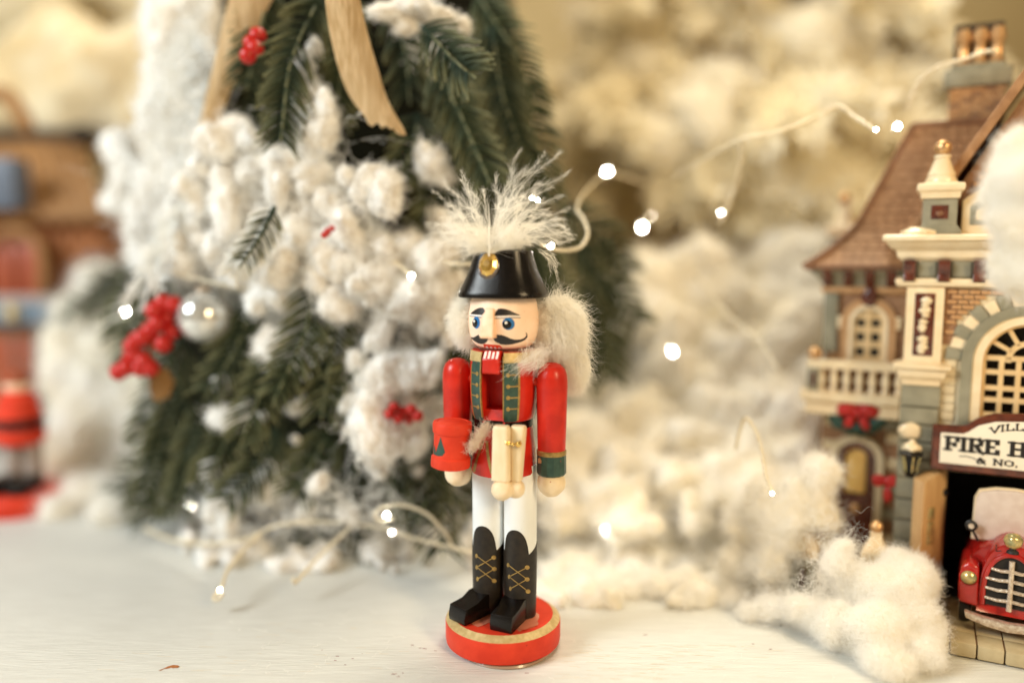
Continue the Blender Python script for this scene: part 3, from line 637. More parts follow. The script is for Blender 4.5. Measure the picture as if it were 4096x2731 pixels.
for (x, y, az, pt, s, pi) in [(1400, 600, .9, .75, 1.2, 0), (1360, 560, .7, .8, 1.2, 1), (1330, 480, .8, 1.0, 1.1, 2), (330, 1120, -.7, .7, 1.1, 7), (420, 880, -.8, .8, 1.2, 8), (300, 620, -.9, .4, .9, 9), (360, 1020, -.9, .6, 1.1, 10), (1150, 150, .5, 1.0, 1, 3), (1060, 60, .2, .9, .9, 4), (1380, 760, .9, 1.0, 1.1, 5),
                           (640, 60, .2, 1.15, 1.15, 1), (660, 200, .1, 1.2, 1, 2), (600, 440, .4, 1.0, .9, 6), (1090, 330, .5, 1.2, 1.1, 0), (1200, 300, .6, 1.2, 1.1, 4)]:
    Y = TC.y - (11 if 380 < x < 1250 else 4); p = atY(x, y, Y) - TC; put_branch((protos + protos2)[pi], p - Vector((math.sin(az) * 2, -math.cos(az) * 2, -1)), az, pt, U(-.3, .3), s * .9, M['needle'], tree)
def hero_spray(path, m=None, nl=1.45, sp=.30, nr=.060, end=False):
    pts = catmull([atY(*q) - TC for q in path], 14); cs = [(pts, [.11 * (1 - .6 * i / len(pts)) for i in range(len(pts))])]
    ln = sum((b_ - a).length for a, b_ in zip(pts, pts[1:])); n_ = int(ln / sp)
    for k in range(n_):
        t = (k + .5) / n_ * (len(pts) - 1); i = int(t); p = pts[i].lerp(pts[i + 1], t - i); tan = (pts[i + 1] - pts[i]).normalized(); vd = (CAM - TC - p).normalized(); sd = tan.cross(vd).normalized()
        for sg in (-1, 1, -1, 1) + ((0,) if k % 2 else ()):
            ff = k / n_; L_ = nl * U(.75, 1.1) * (1 - .35 * ff ** 3) * (.8 if sg == 0 else 1); d = (tan * U(.55, .95) + sd * sg * U(.85, 1.1) + vd * (U(-.35, .25) if sg else U(.6, 1))).normalized(); q0 = p + tan * U(-.1, .1)
            mid = q0 + d * L_ * .55; e = q0 + d * L_ + tan * L_ * .16; cs.append(([q0, mid, e], [nr * .8, nr, nr * .5]))
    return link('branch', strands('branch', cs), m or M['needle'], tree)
random.seed(91)
HERO = [[(735, -10, 6.5), (670, 140, 5.5), (645, 320, 5)], [(800, -20, 8), (790, 120, 7.5), (770, 260, 7)], [(1000, 150, 7), (1060, 270, 6), (1125, 420, 5.5)], [(1180, 180, 10), (1230, 320, 9), (1260, 460, 9)], [(1090, -20, 10), (1180, 120, 9), (1230, 260, 9)],
        [(960, 260, 8), (950, 330, 7), (920, 400, 7)], [(620, -30, 8), (600, 60, 7.5), (570, 190, 7.5)], [(900, 20, 8), (930, 120, 8), (940, 220, 8)], [(1130, 60, 9), (1150, 200, 8.5), (1190, 330, 8)], [(1080, 200, 8.5), (1040, 320, 8), (1000, 440, 8)],
        [(720, 650, 6.5), (700, 760, 5.5), (640, 900, 5)], [(780, 700, 7), (760, 820, 6), (740, 950, 5.5)], [(640, 800, 6.5), (600, 900, 6), (560, 1000, 5.5)], [(860, 760, 6.5), (830, 830, 6), (780, 920, 5.5)], [(580, 700, 8), (540, 800, 7.5), (480, 900, 7)],
        [(420, 880, 11), (380, 1000, 10), (330, 1150, 9.5)], [(480, 930, 10), (440, 1050, 9), (410, 1160, 8.5)], [(560, 900, 9), (520, 1010, 8), (480, 1100, 7)], [(640, 980, 7.5), (590, 1070, 6.5), (520, 1150, 6)], [(760, 980, 7), (720, 1060, 6.5), (680, 1130, 6)],
        [(900, 1030, 7), (930, 1100, 6.5), (960, 1190, 6)], [(1000, 1000, 7), (990, 1090, 6.5), (970, 1180, 6)], [(1030, 1120, 7), (1010, 1190, 6.5), (1015, 1260, 6)], [(830, 980, 8), (820, 1070, 7.5), (800, 1150, 7)], [(410, 780, 11), (370, 900, 10.5), (330, 1010, 10)],
        [(1320, 560, 13), (1400, 650, 12), (1465, 740, 12)], [(1290, 470, 13), (1380, 540, 12), (1440, 620, 12)], [(1350, 640, 13), (1390, 740, 12), (1400, 870, 11)], [(1350, 700, 12), (1360, 800, 11), (1340, 880, 11)],
        [(340, 610, 13), (300, 690, 12), (275, 770, 12)], [(390, 640, 12), (330, 740, 11), (300, 830, 11)], [(1220, 480, 10), (1250, 600, 9.5), (1290, 700, 9)], [(1010, 450, 8), (990, 520, 7), (1000, 600, 6.5)], [(1050, 760, 7), (1030, 830, 6.5), (1010, 900, 6)]]
for hp in HERO: hero_spray(hp)
hero_spray([(970, 60, 5.5), (1035, 130, 4.6), (1075, 165, 4.2)], sp=.16)
# snow puffs on the tree (cone surface under a picture point)
def on_tree(px, py, push=0):
    d = ray(px, py); o = CAM - TC; t = 25.0
    for _ in range(400):
        p = o + d * t
        if math.hypot(p.x, p.y) < TR(p.z) + push: return p
        t += .12
        if p.y > 0: break
    return o + d * (-o.y / d.y)
pd = []; pdf = []
for k in range(8):
    m_ = MB(); lump(m_, (0, 0, 0), .98, 3, .16, 1.1, (1, U(.75, 1), U(.8, 1.15)))
    for _ in range(k % 4): lump(m_, rv() * U(.5, .8), U(.35, .6), 3, .25, 1.6)
    pd.append(soften(m_, 'snow_puff', .085, 12, .09, 1.5)); me_ = pd[-1]; nv_ = len(me_.vertices); cs = []
    for _ in range(260):
        q_ = random.randrange(nv_); p_ = me_.vertices[q_].co.copy(); n_2 = me_.vertex_normals[q_].vector.copy(); cs.append((curl(p_ - n_2 * .08, n_2 + rv() * 1.2, U(.25, .7), .10, 7), U(.012, .028)))
    pdf.append(strands('snow_fibres', cs))
_link = link
def link(name, data, *a, **k):
    o = _link(name, data, *a, **k)
    if name == 'snow_puff': _link('snow_fibres', pdf[pd.index(data)], M['fibre'], o)
    return o
if True:
    pass
def puff(px, py, rpx, sq=(1, 1, 1), push=0, rz=0):
    p = atY(px, py, 5.3 + abs(px - 830) * .0085 + U(-.6, .9) - push * .2) - TC; r = rpx * 1.05 / cpx(p.y + TC.y)
    if sq == (1, 1, 1): sq = (U(.75, 1.3), U(.8, 1.1), U(.65, 1.2)); rz = U(-70, 70)
    o = link('snow_puff', random.choice(pd), M['snow'], tree, p, (U(-.6, .6), math.radians(rz), U(-3.1, 3.1)), (r * sq[0], r * sq[1] * .9, r * sq[2])); return o
for a in [(745, 252, 40), (735, 312, 46, (.8, 1, 1.1)), (840, 425, 46), (885, 455, 48), (872, 432, 44), (620, 795, 46, (.85, 1, 1.1)), (985, 368, 42, (.9, 1, 1)), (1010, 400, 30), (505, 885, 26), (685, 935, 22), (520, 960, 40, (1.2, 1, .7)), (560, 945, 25),
          (860, 985, 64, (.9, 1, 1.3)), (950, 930, 36), (930, 985, 42, (1.1, 1, .8)), (890, 860, 42), (930, 850, 46), (980, 850, 38), (1005, 820, 26), (860, 900, 42), (1015, 905, 30), (945, 1010, 45, (.8, 1, 1)),
          (615, 1115, 42, (.9, 1, 1.2)), (500, 1170, 40, (1, 1, .9)), (520, 1200, 28), (480, 1080, 22, (.6, 1, 1.2)), (730, 1110, 30), (800, 1180, 32), (700, 1180, 24),
          (880, 590, 45), (940, 560, 40), (990, 590, 50), (1020, 530, 42), (860, 650, 50), (920, 690, 60, (1.2, 1, .8)), (1000, 660, 44), (790, 600, 45), (985, 745, 34), (870, 770, 38), (960, 700, 30), (1040, 640, 30),
          (540, 300, 38), (500, 330, 40), (570, 320, 32), (470, 380, 36), (520, 420, 40), (650, 380, 42), (640, 440, 38, (.7, 1, 1.2)), (720, 400, 44), (700, 470, 42), (760, 470, 36), (790, 510, 38), (700, 540, 46), (620, 560, 42), (740, 580, 40), (650, 620, 44), (580, 640, 40), (540, 620, 34), (700, 660, 38), (590, 690, 30), (640, 690, 34),
          (520, 500, 40, (.7, 1, 1.5)), (505, 560, 36, (.7, 1, 1.3)), (545, 470, 30), (700, 150, 26), (715, 190, 24), (725, 110, 20), (690, 230, 20), (950, 20, 40, (1.3, 1, .6)), (1000, 40, 34, (1.2, 1, .6)), (890, 30, 34, (1.4, 1, .6)), (1060, 60, 20), (930, 60, 22),
          (430, 430, 40), (410, 480, 36), (450, 520, 36), (400, 560, 34), (440, 600, 38), (350, 600, 30), (820, 830, 28), (800, 930, 26), (1030, 780, 20), (680, 1010, 12), (600, 960, 12), (870, 1080, 22), (960, 1080, 24), (1010, 960, 22)]:
    puff(*(a + (1.2,) if len(a) == 4 else a + ((1, 1, 1), 1.2) if len(a) == 3 else a))
for k in range(80):                                  # soft underlying mass of the same snow
    x, y = random.choice([(U(440, 800), U(360, 680)), (U(760, 1050), U(540, 720)), (U(820, 1010), U(850, 1030))]); puff(x, y, U(18, 36), (U(.7, 1.2), 1, U(.7, 1.2)), U(-.4, .6), U(-40, 40))
cs = []
for k in range(2600):
    x, y, s1, s2 = random.choice([(620, 430, 150, 90), (650, 560, 150, 90), (900, 630, 110, 60), (920, 930, 70, 70), (450, 450, 90, 150), (760, 1160, 200, 50)]); x = random.gauss(x, s1 * .75); y = random.gauss(y, s2 * .75)
    p = atY(x, y, 5.6 + abs(x - 830) * .0085 + U(-1.2, 1)) - TC; cs.append((curl(p, rv(), U(.5, 1.8), .12, 7), U(.010, .020)))
link('snow_fibres', strands('snow_fibres', cs), M['fibre'], tree)['kind'] = 'stuff'
M['flocksnow'] = mat('flocked_white_needles', (.80, .80, .77), .9, spec=.05, transl=.25)
for (x, y, az, pt, s_) in [(540, 400, -.3, 1.2, .8), (560, 470, .1, 1.2, .8), (500, 600, -.3, 1, .7), (620, 520, .4, .9, .7), (700, 560, -.2, 1, .75), (860, 560, .4, .8, .75), (950, 640, .6, .7, .8), (880, 880, .0, 1.1, .7), (960, 880, .5, .9, .7), (440, 360, -.5, .9, .8), (400, 470, -.7, .8, .8), (420, 240, -.5, 1.1, .9),
                           (400, 120, -.4, 1.1, .9), (430, 20, -.4, 1.1, .9), (360, 560, -.8, .8, .8), (780, 640, .2, .9, .75), (650, 690, -.2, 1.1, .7), (990, 30, .3, .7, .8), (760, 470, .2, 1, .7), (690, 300, .1, 1.2, .7)]:
    p = on_tree(x, y, 2.2 if x > 470 else 4); put_branch(random.choice(protos), p - Vector((math.sin(az) * 1.5, -math.cos(az) * 1.5, -1.5)), az, pt, U(-.3, .3), s_ * .8, M['flocksnow'], tree)
hero_spray([(628, 478, 5.2), (590, 550, 4.8), (535, 628, 4.6)], M['flocksnow'], nr=.10, nl=.95, sp=.22)
hero_spray([(632, 474, 4.6), (600, 540, 4.2), (560, 600, 4.0)], nl=.8, nr=.04)
# cool white flocked swath on the left shoulder of the tree
random.seed(21)
for k in range(60):
    t = k / 59; x = 430 - 70 * t ** 1.3 + U(-42, 42); y = -40 + 660 * t + U(-16, 16)
    p = atY(x, y, 14.5 + 1.0 * math.sin(k)) - TC; r = U(38, 62) / cpx(14.5); link('snow_puff', random.choice(pd), M['snow'], tree, p, (U(-.3, .3), U(-.5, .5), U(-1, 1)), (r * .95, r * .8, r * 1.15))
for (x, y, r_) in [(275, 345, 40), (270, 455, 36), (250, 330, 22), (300, 400, 36), (290, 470, 26), (330, 420, 40), (330, 520, 30), (240, 465, 20), (340, 300, 30)]:
    p = atY(x, y, 16) - TC; r = r_ / cpx(16); link('snow_puff', random.choice(pd), M['snow'], tree, p, (U(-.3, .3), U(-.5, .5), U(-1, 1)), (r, r * .8, r))
# snow drift round the foot of the tree
random.seed(5)
drift = MB()
for k in range(90):
    x = U(420, 1120); y = U(1215, 1325) - abs(x - 800) * .05 + 6; p = atZ(x, y, 0); r = U(14, 34) / cpx(p.y); lump(drift, (p.x, p.y + .4, r * .6), r, 2, .25, 1.6, (U(.7, 1.1), .8, U(.8, 1.3)))
tag(link('snow_drift', soften(drift, 'snow_drift', .13, 5, .12, 1.2), M['snow']), 'clumpy fake snow heaped on the table round the foot of the green tree', 'fake snow')

# ribbons
def ribbon(rows, label, Yoff=0):
    mbx = MB(); vv = []; n_ = 8
    P0 = catmull([atY(x0, y, Y) for (x0, x1, y, Y) in rows], 8); P1 = catmull([atY(x1, y1, Y) for (x0, x1, y, Y, y1) in [r_ + (r_[2] + rows[0][3] * 0 + (26 if i == len(rows) - 1 else 8),) for i, r_ in enumerate(rows)]], 8)
    N_ = len(P0); th = Vector((0, .05, 0))
    for lay in (0, 1):
        for j in range(N_):
            for i in range(n_ + 1):
                p = P0[j].lerp(P1[j], i / n_) + th * lay + Vector((0, -.22 * math.sin(math.pi * i / n_), 0))
                if j == N_ - 1: p += Vector((0, 0, U(-.22, .1)))
                vv.append(p)
    W = n_ + 1; L0 = W * N_; ff = []
    for j in range(N_ - 1):
        for i in range(n_):
            a = j * W + i; ff += [(a, a + 1, a + W + 1, a + W), (L0 + a, L0 + a + W, L0 + a + W + 1, L0 + a + 1)]
        a = j * W; ff += [(a, a + W, L0 + a + W, L0 + a)]; a = j * W + n_; ff += [(a, L0 + a, L0 + a + W, a + W)]
    for i in range(n_): a = (N_ - 1) * W + i; ff += [(a, a + 1, L0 + a + 1, L0 + a)]
    mbx.add(vv, ff); return tag(mbx.build('ribbon', M['burlap'], None), label, 'ribbon', 'burlap ribbon tails on the tree')
ribbon([(742, 820, -40, 3.5), (754, 842, 60, 4.0), (775, 868, 150, 4.4), (802, 890, 220, 4.6), (845, 932, 278, 4.4)], 'tan burlap ribbon tail with frayed end, hanging over the dark middle of the tree')
ribbon([(540, 655, -60, 7.0), (520, 610, 20, 7.2), (500, 572, 110, 7.6), (478, 530, 200, 8), (455, 492, 300, 8.6), (448, 474, 330, 9)], 'blurred tan burlap ribbon tail hanging beside the white swath on the tree')
# berries
def berries(name, label, pts, Y, r):
    ti = thing(name, label, 'berries', atY(pts[0][0], pts[0][1], Y), 0, 'red berry sprigs on the tree'); o = ti.location.copy()
    for (x, y) in pts:
        h = MB(); lump(h, (0, 0, 0), r, 2, .06); link('berry', h.mesh('berry', smooth=180), M['berry'], ti, atY(x, y, Y + U(-.3, .3)) - o)
    a, b_ = atY(*pts[0], Y + .3) - o, atY(*pts[-1], Y + .3) - o; MB().tube([a, a.lerp(b_, .5) + Vector((.1, .2, 0)), b_], .1).build('stem', M['twig'], ti); return ti
random.seed(8)
berries('berry_sprig', 'long cluster of shiny red berries beside the pearly glass ornament', [(385 - 8 * i * 1.0 + U(-18, 22), 690 + 13.5 * i + U(-6, 6)) for i in range(13)] + [(400, 700), (345, 760), (330, 830), (375, 790), (395, 760), (345, 845), (322, 845)], 7.5, .42)
berries('berry_sprig', 'small bright red berries peeping out under the blurred ribbon high on the tree', [(592, 82), (578, 100), (570, 128), (586, 112)], 5.6, .36)
berries('berry_sprig', 'orange red berries half buried in snow puffs left of the nutcracker arm', [(905, 935), (925, 945), (945, 940), (960, 955), (915, 960), (938, 962), (895, 950)], 4.6, .24)
berries('berry_sprig', 'tiny red sprig between snow puffs level with the plume', [(752, 532), (762, 525), (745, 540)], 4.0, .14)
mb = MB(); p = atY(372, 885, 8); lump(mb, (0, 0, 0), .6, 3, .35, 1.5, (.8, .25, 1.1)); tag(mb.build('dry_leaf', mat('ochre_leaf', (.22, .11, .03), .8), None, p), 'ochre dry leaf hanging just below the long red berry cluster', 'leaf')
# ornament
orn = thing('ornament', 'round pearly glass ornament hanging beside the red berry cluster', 'ornament', atY(470, 728, 7.6))
mb = MB(); lump(mb, (0, 0, 0), 60 / cpx(7.6), 4, .0); mb.build('glass_ball', M['glass'], orn, smooth=180)
MB().lathe([(.32, 1.05 * 60 / cpx(7.6) - .12), (.32, 60 / cpx(7.6) + .22), (.2, 60 / cpx(7.6) + .25)], 16).build('cap', M['silver'], orn)

# ================================================================== FAIRY LIGHTS
bm_ = MB(); lump(bm_, (0, 0, 0), 1, 3, 0); bulb_me = bm_.mesh('bulb', smooth=180); bulb_me.materials.append(M['bulb'])
cas_me = MB().lathe([(.35, -1.0), (.9, -.6), (1.1, .0), (1.0, .7), (.6, 1.2), (.15, 1.4)], 14).mesh('casing', smooth=60); cas_me.materials.append(M['resin'])
def fairy(label, wires, bulbs, wr=.05):
    first = wires[0][0]; o0 = atY(*first); th = thing('fairy_lights', label, 'fairy lights', o0)
    for wpts in wires:
        pts = [atY(*q) - o0 for q in wpts]; c = catmull(pts, 10); a = []
        c2 = []
        for i, q in enumerate(c):
            c2.append(q + Vector((math.cos(i * 1.9), 0, math.sin(i * 1.9))) * .022)
        mbx = MB(); mbx.tube(c2, wr * 1.1, 7); mbx.tube([q + (q - p_) * -1 + Vector((0, 0, 0)) for q, p_ in zip(c, c2)], wr * .95, 6)
        mbx.build('wire', M['wire'], th, smooth=180)
    for (x, y, Y, r, *tl) in bulbs:
        r *= .42; p = atY(x, y, Y) - o0; rot = (U(-.6, .6), tl[0] if tl else U(-1, 1), 0)
        link('bulb', bulb_me, None, th, p, rot, (r, r, r * 1.3)); 
        link('casing', cas_me, None, th, p + Vector((0, .15, .25 * r)), rot, (r * 1.45, r * 1.45, r * 2.0))
fairy('fairy light wire draped along the foot of the green tree, bulbs glowing', [
    [(330, 1212, 9.5), (400, 1240, 8.5), (480, 1248, 7), (560, 1238, 6.4), (640, 1205, 6.2), (740, 1198, 6.2), (812, 1203, 6), (880, 1212, 5.6), (960, 1238, 5), (1060, 1262, 4.6), (1110, 1275, 4.4)],
    [(600, 1222, 6.2), (560, 1262, 5.2), (522, 1310, 3.8), (510, 1345, 2.6), (490, 1372, 2.3), (500, 1376, 2.2), (512, 1362, 2.4)],
    [(812, 1203, 6), (770, 1242, 5.5), (720, 1290, 4.5), (690, 1325, 3.6), (676, 1338, 3.2), (672, 1326, 3.4)],
    [(1040, 1256, 4.8), (1015, 1215, 4.6), (980, 1180, 4.6), (930, 1160, 4.6), (885, 1162, 4.6), (862, 1178, 4.6), (872, 1196, 4.6), (905, 1190, 4.5)]],
    [(505, 1354, 2.4, .10, .1), (888, 1182, 4.5, .13, 1.0), (900, 1222, 5.2, .07, 1.3), (435, 1168, 10, .20)], .066)
fairy('fairy light wire crossing the snowy middle of the tree with bulbs at both sides', [
    [(345, 610, 9), (380, 622, 8.5), (450, 640, 7.5), (540, 660, 7.2), (600, 662, 8)],
    [(1015, 600, 5.5), (1045, 606, 4.5), (1120, 608, 4.5)],
    [(905, 600, 5), (925, 615, 4.9), (942, 632, 4.8)]],
    [(288, 716, 11, .20), (945, 634, 4.6, .15), (404, 465, 10, .035)], .06)
fairy('fairy light wire looping out from behind the black hat and plume', [
    [(1240, 560, 3.5), (1270, 572, 3.8), (1300, 575, 4.4), (1335, 566, 5), (1350, 535, 5.6), (1338, 500, 6.3), (1325, 480, 7), (1345, 440, 9), (1400, 400, 13), (1480, 420, 15)],
    [(1560, 402, 11), (1520, 440, 15), (1502, 480, 15), (1485, 510, 15)]],
    [(1266, 565, 3.6, .15, .9), (1395, 397, 14, .24), (1475, 523, 13.5, .22), (1493, 497, 15, .13), (1235, 460, 4.5, .07), (1222, 455, 4.6, .07)], .062)
fairy('fairy light wire strung through the pale branches above the fire house', [
    [(1550, 402, 12), (1620, 365, 9), (1700, 322, 7), (1780, 305, 6.5), (1860, 275, 6.5), (1925, 245, 7), (1965, 270, 5.5), (2010, 298, 4.6)],
    [(1706, 325, 7), (1700, 380, 8), (1685, 440, 9), (1664, 490, 9.5), (1655, 515, 9.5)],
    [(2080, 250, 8), (2110, 190, 7), (2150, 155, 6.5), (2210, 138, 6), (2270, 118, 5.5), (2285, 122, 5.5)]],
    [(2012, 298, 4.6, .11, 1.2), (2062, 291, 7, .17, .6), (1656, 488, 9.6, .06)], .075)
fairy('fairy light wire lying over the cotton bank between nutcracker and fire house', [
    [(1575, 600, 11), (1620, 660, 10.5), (1680, 730, 9.5), (1740, 780, 8.5), (1790, 850, 7.5)],
    [(1690, 1030, 4.5), (1700, 985, 4.0), (1715, 960, 3.4), (1740, 1000, 2.6), (1752, 1050, 2.0), (1760, 1095, 1.6), (1775, 1130, 1.3)]],
    [(1545, 808, 9.5, .24), (1393, 1215, 7.2, .15), (1774, 1133, 1.3, .12, 2.6)], .065)

# ================================================================== COTTON
def cotton(name, label, blobs, m=None, fuzz=2500, fl=.6, fr=.010, sub=3, amp=.3, seed=1, kind=None):
    random.seed(seed); mbx = MB(); cs = []
    tot = sum(b_[3] ** 2 for b_ in blobs)
    for (x, y, z, r) in blobs:
        c = Vector((x, y, z)); lump(mbx, c, r, sub, amp, 1.5, (U(.85, 1.15), U(.8, 1), U(.8, 1.1)))
    rm = sum(b_[3] for b_ in blobs) / len(blobs)
    me = soften(mbx, name, max(.07, rm * .15), 20, rm * .16, .8 / rm)
    o = link(name, me, m or M['cotton']); nv = len(me.vertices); cs = []; VC = [v.co.copy() for v in me.vertices]; VN = [v.vector.copy() for v in me.vertex_normals]
    for k in range(int(fuzz * 3.2)):
        i_ = random.randrange(nv); p = VC[i_] - VN[i_] * .03; cs.append((curl(p, VN[i_] + rv() * 1.1, fl * U(.3, 1.1), fl * .13, 8), fr * U(.5, 1.1)))
    link('cotton_fibres', strands('cotton_fibres', cs), M['fibre'], o)
    if kind: o['kind'] = kind
    return tag(o, label, 'cotton')
def blob(px, py, Y, rpx): p = atY(px, py, Y); return (p.x, p.y, max(p.z, .1), rpx / cpx(Y))
random.seed(31)
# bank of cotton between nutcracker and fire house
bl = []
for k in range(420):
    y = U(980, 1390); x = U(1240, 1860); q = atZ(x, y, 0) if y > 1230 else None
    Y = q.y if q else 7 + (1230 - y) / 230 * 6 + U(-1, 1); Y = min(Y, 14)
    bl.append(blob(x, y - 8, Y + U(-.5, .5), U(15, 40)))
for k in range(60):
    x = U(1300, 1880); y = U(640, 1040) + abs(x - 1600) * .2; bl.append(blob(x, y, 15 + (1000 - y) / 380 * 10, U(45, 90)))
for k in range(75):
    x = U(1470, 1870); y = U(570, 1000); bl.append(blob(x, y, 13 + (1000 - y) / 430 * 8 + U(-1, 1), U(34, 74)))
cotton('cotton_bank', 'wide bank of white cotton snow between the nutcracker and the fire house', bl, fuzz=9000, fl=1.0, fr=.012, seed=2)
bl = [blob(x, y, Y, r) for x, y, Y, r in [(1290, 1390, 4.5, 30), (1330, 1370, 4.8, 32), (1380, 1400, 4.2, 26), (1440, 1400, 4.2, 30), (1350, 1330, 5.5, 34), (1500, 1385, 4.2, 28), (1560, 1370, 4.2, 34), (1610, 1400, 3.6, 28), (1680, 1400, 3.2, 30), (1460, 1350, 5.5, 34)]]
cotton('cotton_tuft', 'row of soft cotton tufts on the table just right of the red base', bl, fuzz=3000, seed=3)
# near tuft with curly fibres in front of the fire house
bl = [blob(x, y, Y, r) for x, y, Y, r in [(2050, 1380, -.2, 80), (2085, 1330, .3, 58), (1975, 1350, .6, 58), (1935, 1260, 1.0, 24), (1930, 1300, .9, 34), (2100, 1430, -.8, 62), (2020, 1460, -1.2, 70), (1930, 1440, -.4, 60), (1880, 1420, .4, 44), (1830, 1400, .8, 36), (1770, 1400, 1.6, 34), (1720, 1410, 1.8, 26), (2110, 1500, -1.8, 55), (2040, 1530, -2.4, 50), (2060, 1300, .8, 36)]]
near = cotton('cotton_tuft', 'big fluffy cotton puff with curly stray fibres beside the open wooden door', bl, fuzz=16000, fl=.45, fr=.0045, sub=4, amp=.16, seed=4)
random.seed(14); cs = []
for k in range(1000):
    c_ = random.choice([(1900, 1300, 30, 60), (1925, 1255, 40, 30), (1880, 1350, 22, 34), (2010, 1300, 40, 10), (1860, 1390, 60, 22), (1800, 1380, 50, 24)]); p = atY(random.gauss(c_[0], c_[2]), random.gauss(c_[1], c_[3]), U(-.4, 1.2)); cs.append((curl(p, rv(), U(.25, .8), U(.06, .16), 12, U(1, 2.5)), .0036))
for q in [[(1950, 1330), (1930, 1260), (1960, 1215), (1975, 1195)], [(1900, 1300), (1860, 1290), (1830, 1275), (1800, 1278)]]: cs.append((catmull([atY(x, y, .3) for x, y in q], 8), .006))
link('curly_fibres', strands('curly_fibres', cs), M['fibre'], near)
bl = [blob(x, y, Y, r) for x, y, Y, r in [(1880, 1090, 3.2, 46), (1840, 1130, 3.4, 52), (1800, 1180, 3.4, 56), (1870, 1170, 3.0, 44), (1905, 1190, 3.0, 26), (1760, 1150, 4, 50), (1780, 1230, 3.4, 50), (1720, 1200, 4.4, 50), (1760, 1290, 3, 42), (1820, 1250, 3.6, 40), (1700, 1290, 4, 46)]]
cotton('cotton_tuft', 'bright cotton mound leaning against the left side of the small arched door', bl, fuzz=2200, seed=6)
# cotton hanging close to the lens over the gable
bl = [blob(x, y, Y, r) for x, y, Y, r in [(2362, 405, -3.2, 78), (2335, 365, -3.0, 46), (2312, 445, -3.0, 42), (2340, 500, -3.4, 60), (2400, 430, -3.4, 110), (2345, 330, -3, 40), (2350, 650, -2.9, 34), (2390, 600, -3.2, 90)]]
cotton('cotton_tuft', 'white cotton puff in front of the gable at the right edge', bl, fuzz=5000, fl=.5, fr=.006, seed=7)
# left side cotton
random.seed(41); bl = []
for k in range(80):
    y = U(720, 1195); x = U(115, 370) + max(0, 900 - y) * .12; q = atZ(x, max(y, 1130), 0); Y = q.y + (1130 - y) * .012 if y < 1130 else q.y
    bl.append(blob(x, y - 14, min(Y, 24), U(30, 60)))
for k in range(16): bl.append(blob(U(190, 330), U(600, 760), 28, U(34, 60)))
cotton('cotton_bank', 'soft cotton snow bank between the green tree and the far left figurine', bl, fuzz=5000, fl=1, fr=.012, seed=8)

# ================================================================== PALE FLOCKED TREES BEHIND
wprotos = [branch_data('branch', U(6, 8), 90, 1.3, .17, flat=.8, sub=4) for _ in range(4)]
def paletree(label, c, R0, H, nb, seed, amin=-1.3, amax=1.3):
    random.seed(seed); th = thing('flocked_tree', label, 'christmas tree', c, 0, 'pale flocked trees behind')
    MB().lathe([(R0 * .62, 0), (R0 * .5, H * .4), (.5, H)], 24).build('shade_core', M['warmcotton'], th)  # solid tan cone: shade of the branch gaps put into its colour
    MB().lathe([(1, 0), (.8, H * .9)], 12).build('trunk', M['bark'], th)
    for k in range(nb):
        z = H * (k / nb) ** .95; az = U(amin, amax); r = R0 * (1 - z / (H * 1.1)) - 3.5
        if r < 0: r = .5
        put_branch(random.choice(wprotos), (math.sin(az) * r, -math.cos(az) * r, z + 1), az, U(.1, .8), U(-.5, .5), U(.9, 1.5), M['flock'], th)
    for k in range(60):
        z = U(2, H * .85); az = U(amin, amax); r = R0 * (1 - z / (H * 1.1)) + U(-2, 1); s = U(1, 2.6); link('snow_puff', random.choice(pd), M['flock'], th, (math.sin(az) * r, -math.cos(az) * r, z), (U(-1, 1), U(-1, 1), U(-1, 1)), (s * 1.3, s, s * .8))
paletree('cream flocked christmas tree, out of focus behind the fire house', (20, 44, 0), 24, 70, 150, 51)
paletree('cream flocked christmas tree, out of focus behind the gap over the left cottage', (-40, 62, 0), 28, 56, 110, 52)
random.seed(61); bl = [blob(x, y, 38, r) for x, y, r in [(U(-20, 430), U(110, 300), U(60, 110)) for _ in range(26)]]
cotton('cotton_bank', 'blurred cream cotton draped over the far left behind the cottage roof', bl, M['warmcotton'], fuzz=500, seed=9)

# ================================================================== FIRE HOUSE
FA = math.radians(-27); F0 = Vector((17.9, 2.8, 0))
fh = thing('fire_house', 'ceramic village fire house with arched lattice window, grey stone pillar and open garage doorway', 'miniature building', F0, FA)
FI = (Matrix.Translation(F0) @ Matrix.Rotation(FA, 4, 'Z')).inverted()
UC = 2.5; UR = 2 * UC                     # centre line of the facade, mirror: u -> UR - u
def bx(mb, u0, u1, o0, o1, z0, z1, M_=None): mb.box(((u0 + u1) / 2, -(o0 + o1) / 2, (z0 + z1) / 2), (abs(u1 - u0), abs(o1 - o0), abs(z1 - z0)), M_); return mb
def fb(name, m, *bs, bevel=.04, parent=None, **kw):
    mb = MB()
    for b_ in bs: bx(mb, *b_)
    return mb.build(name, m, parent or fh, bevel=bevel, **kw)
# body behind
mb = MB(); bx(mb, -1.7, .0, -6, .0, .57, 13.2); bx(mb, UR, UR + 1.7, -6, .0, .57, 13.2); bx(mb, 0, UR, -6, -5, .57, 13.2); bx(mb, 0, UR, -5, -.45, 5.9, 7.6)
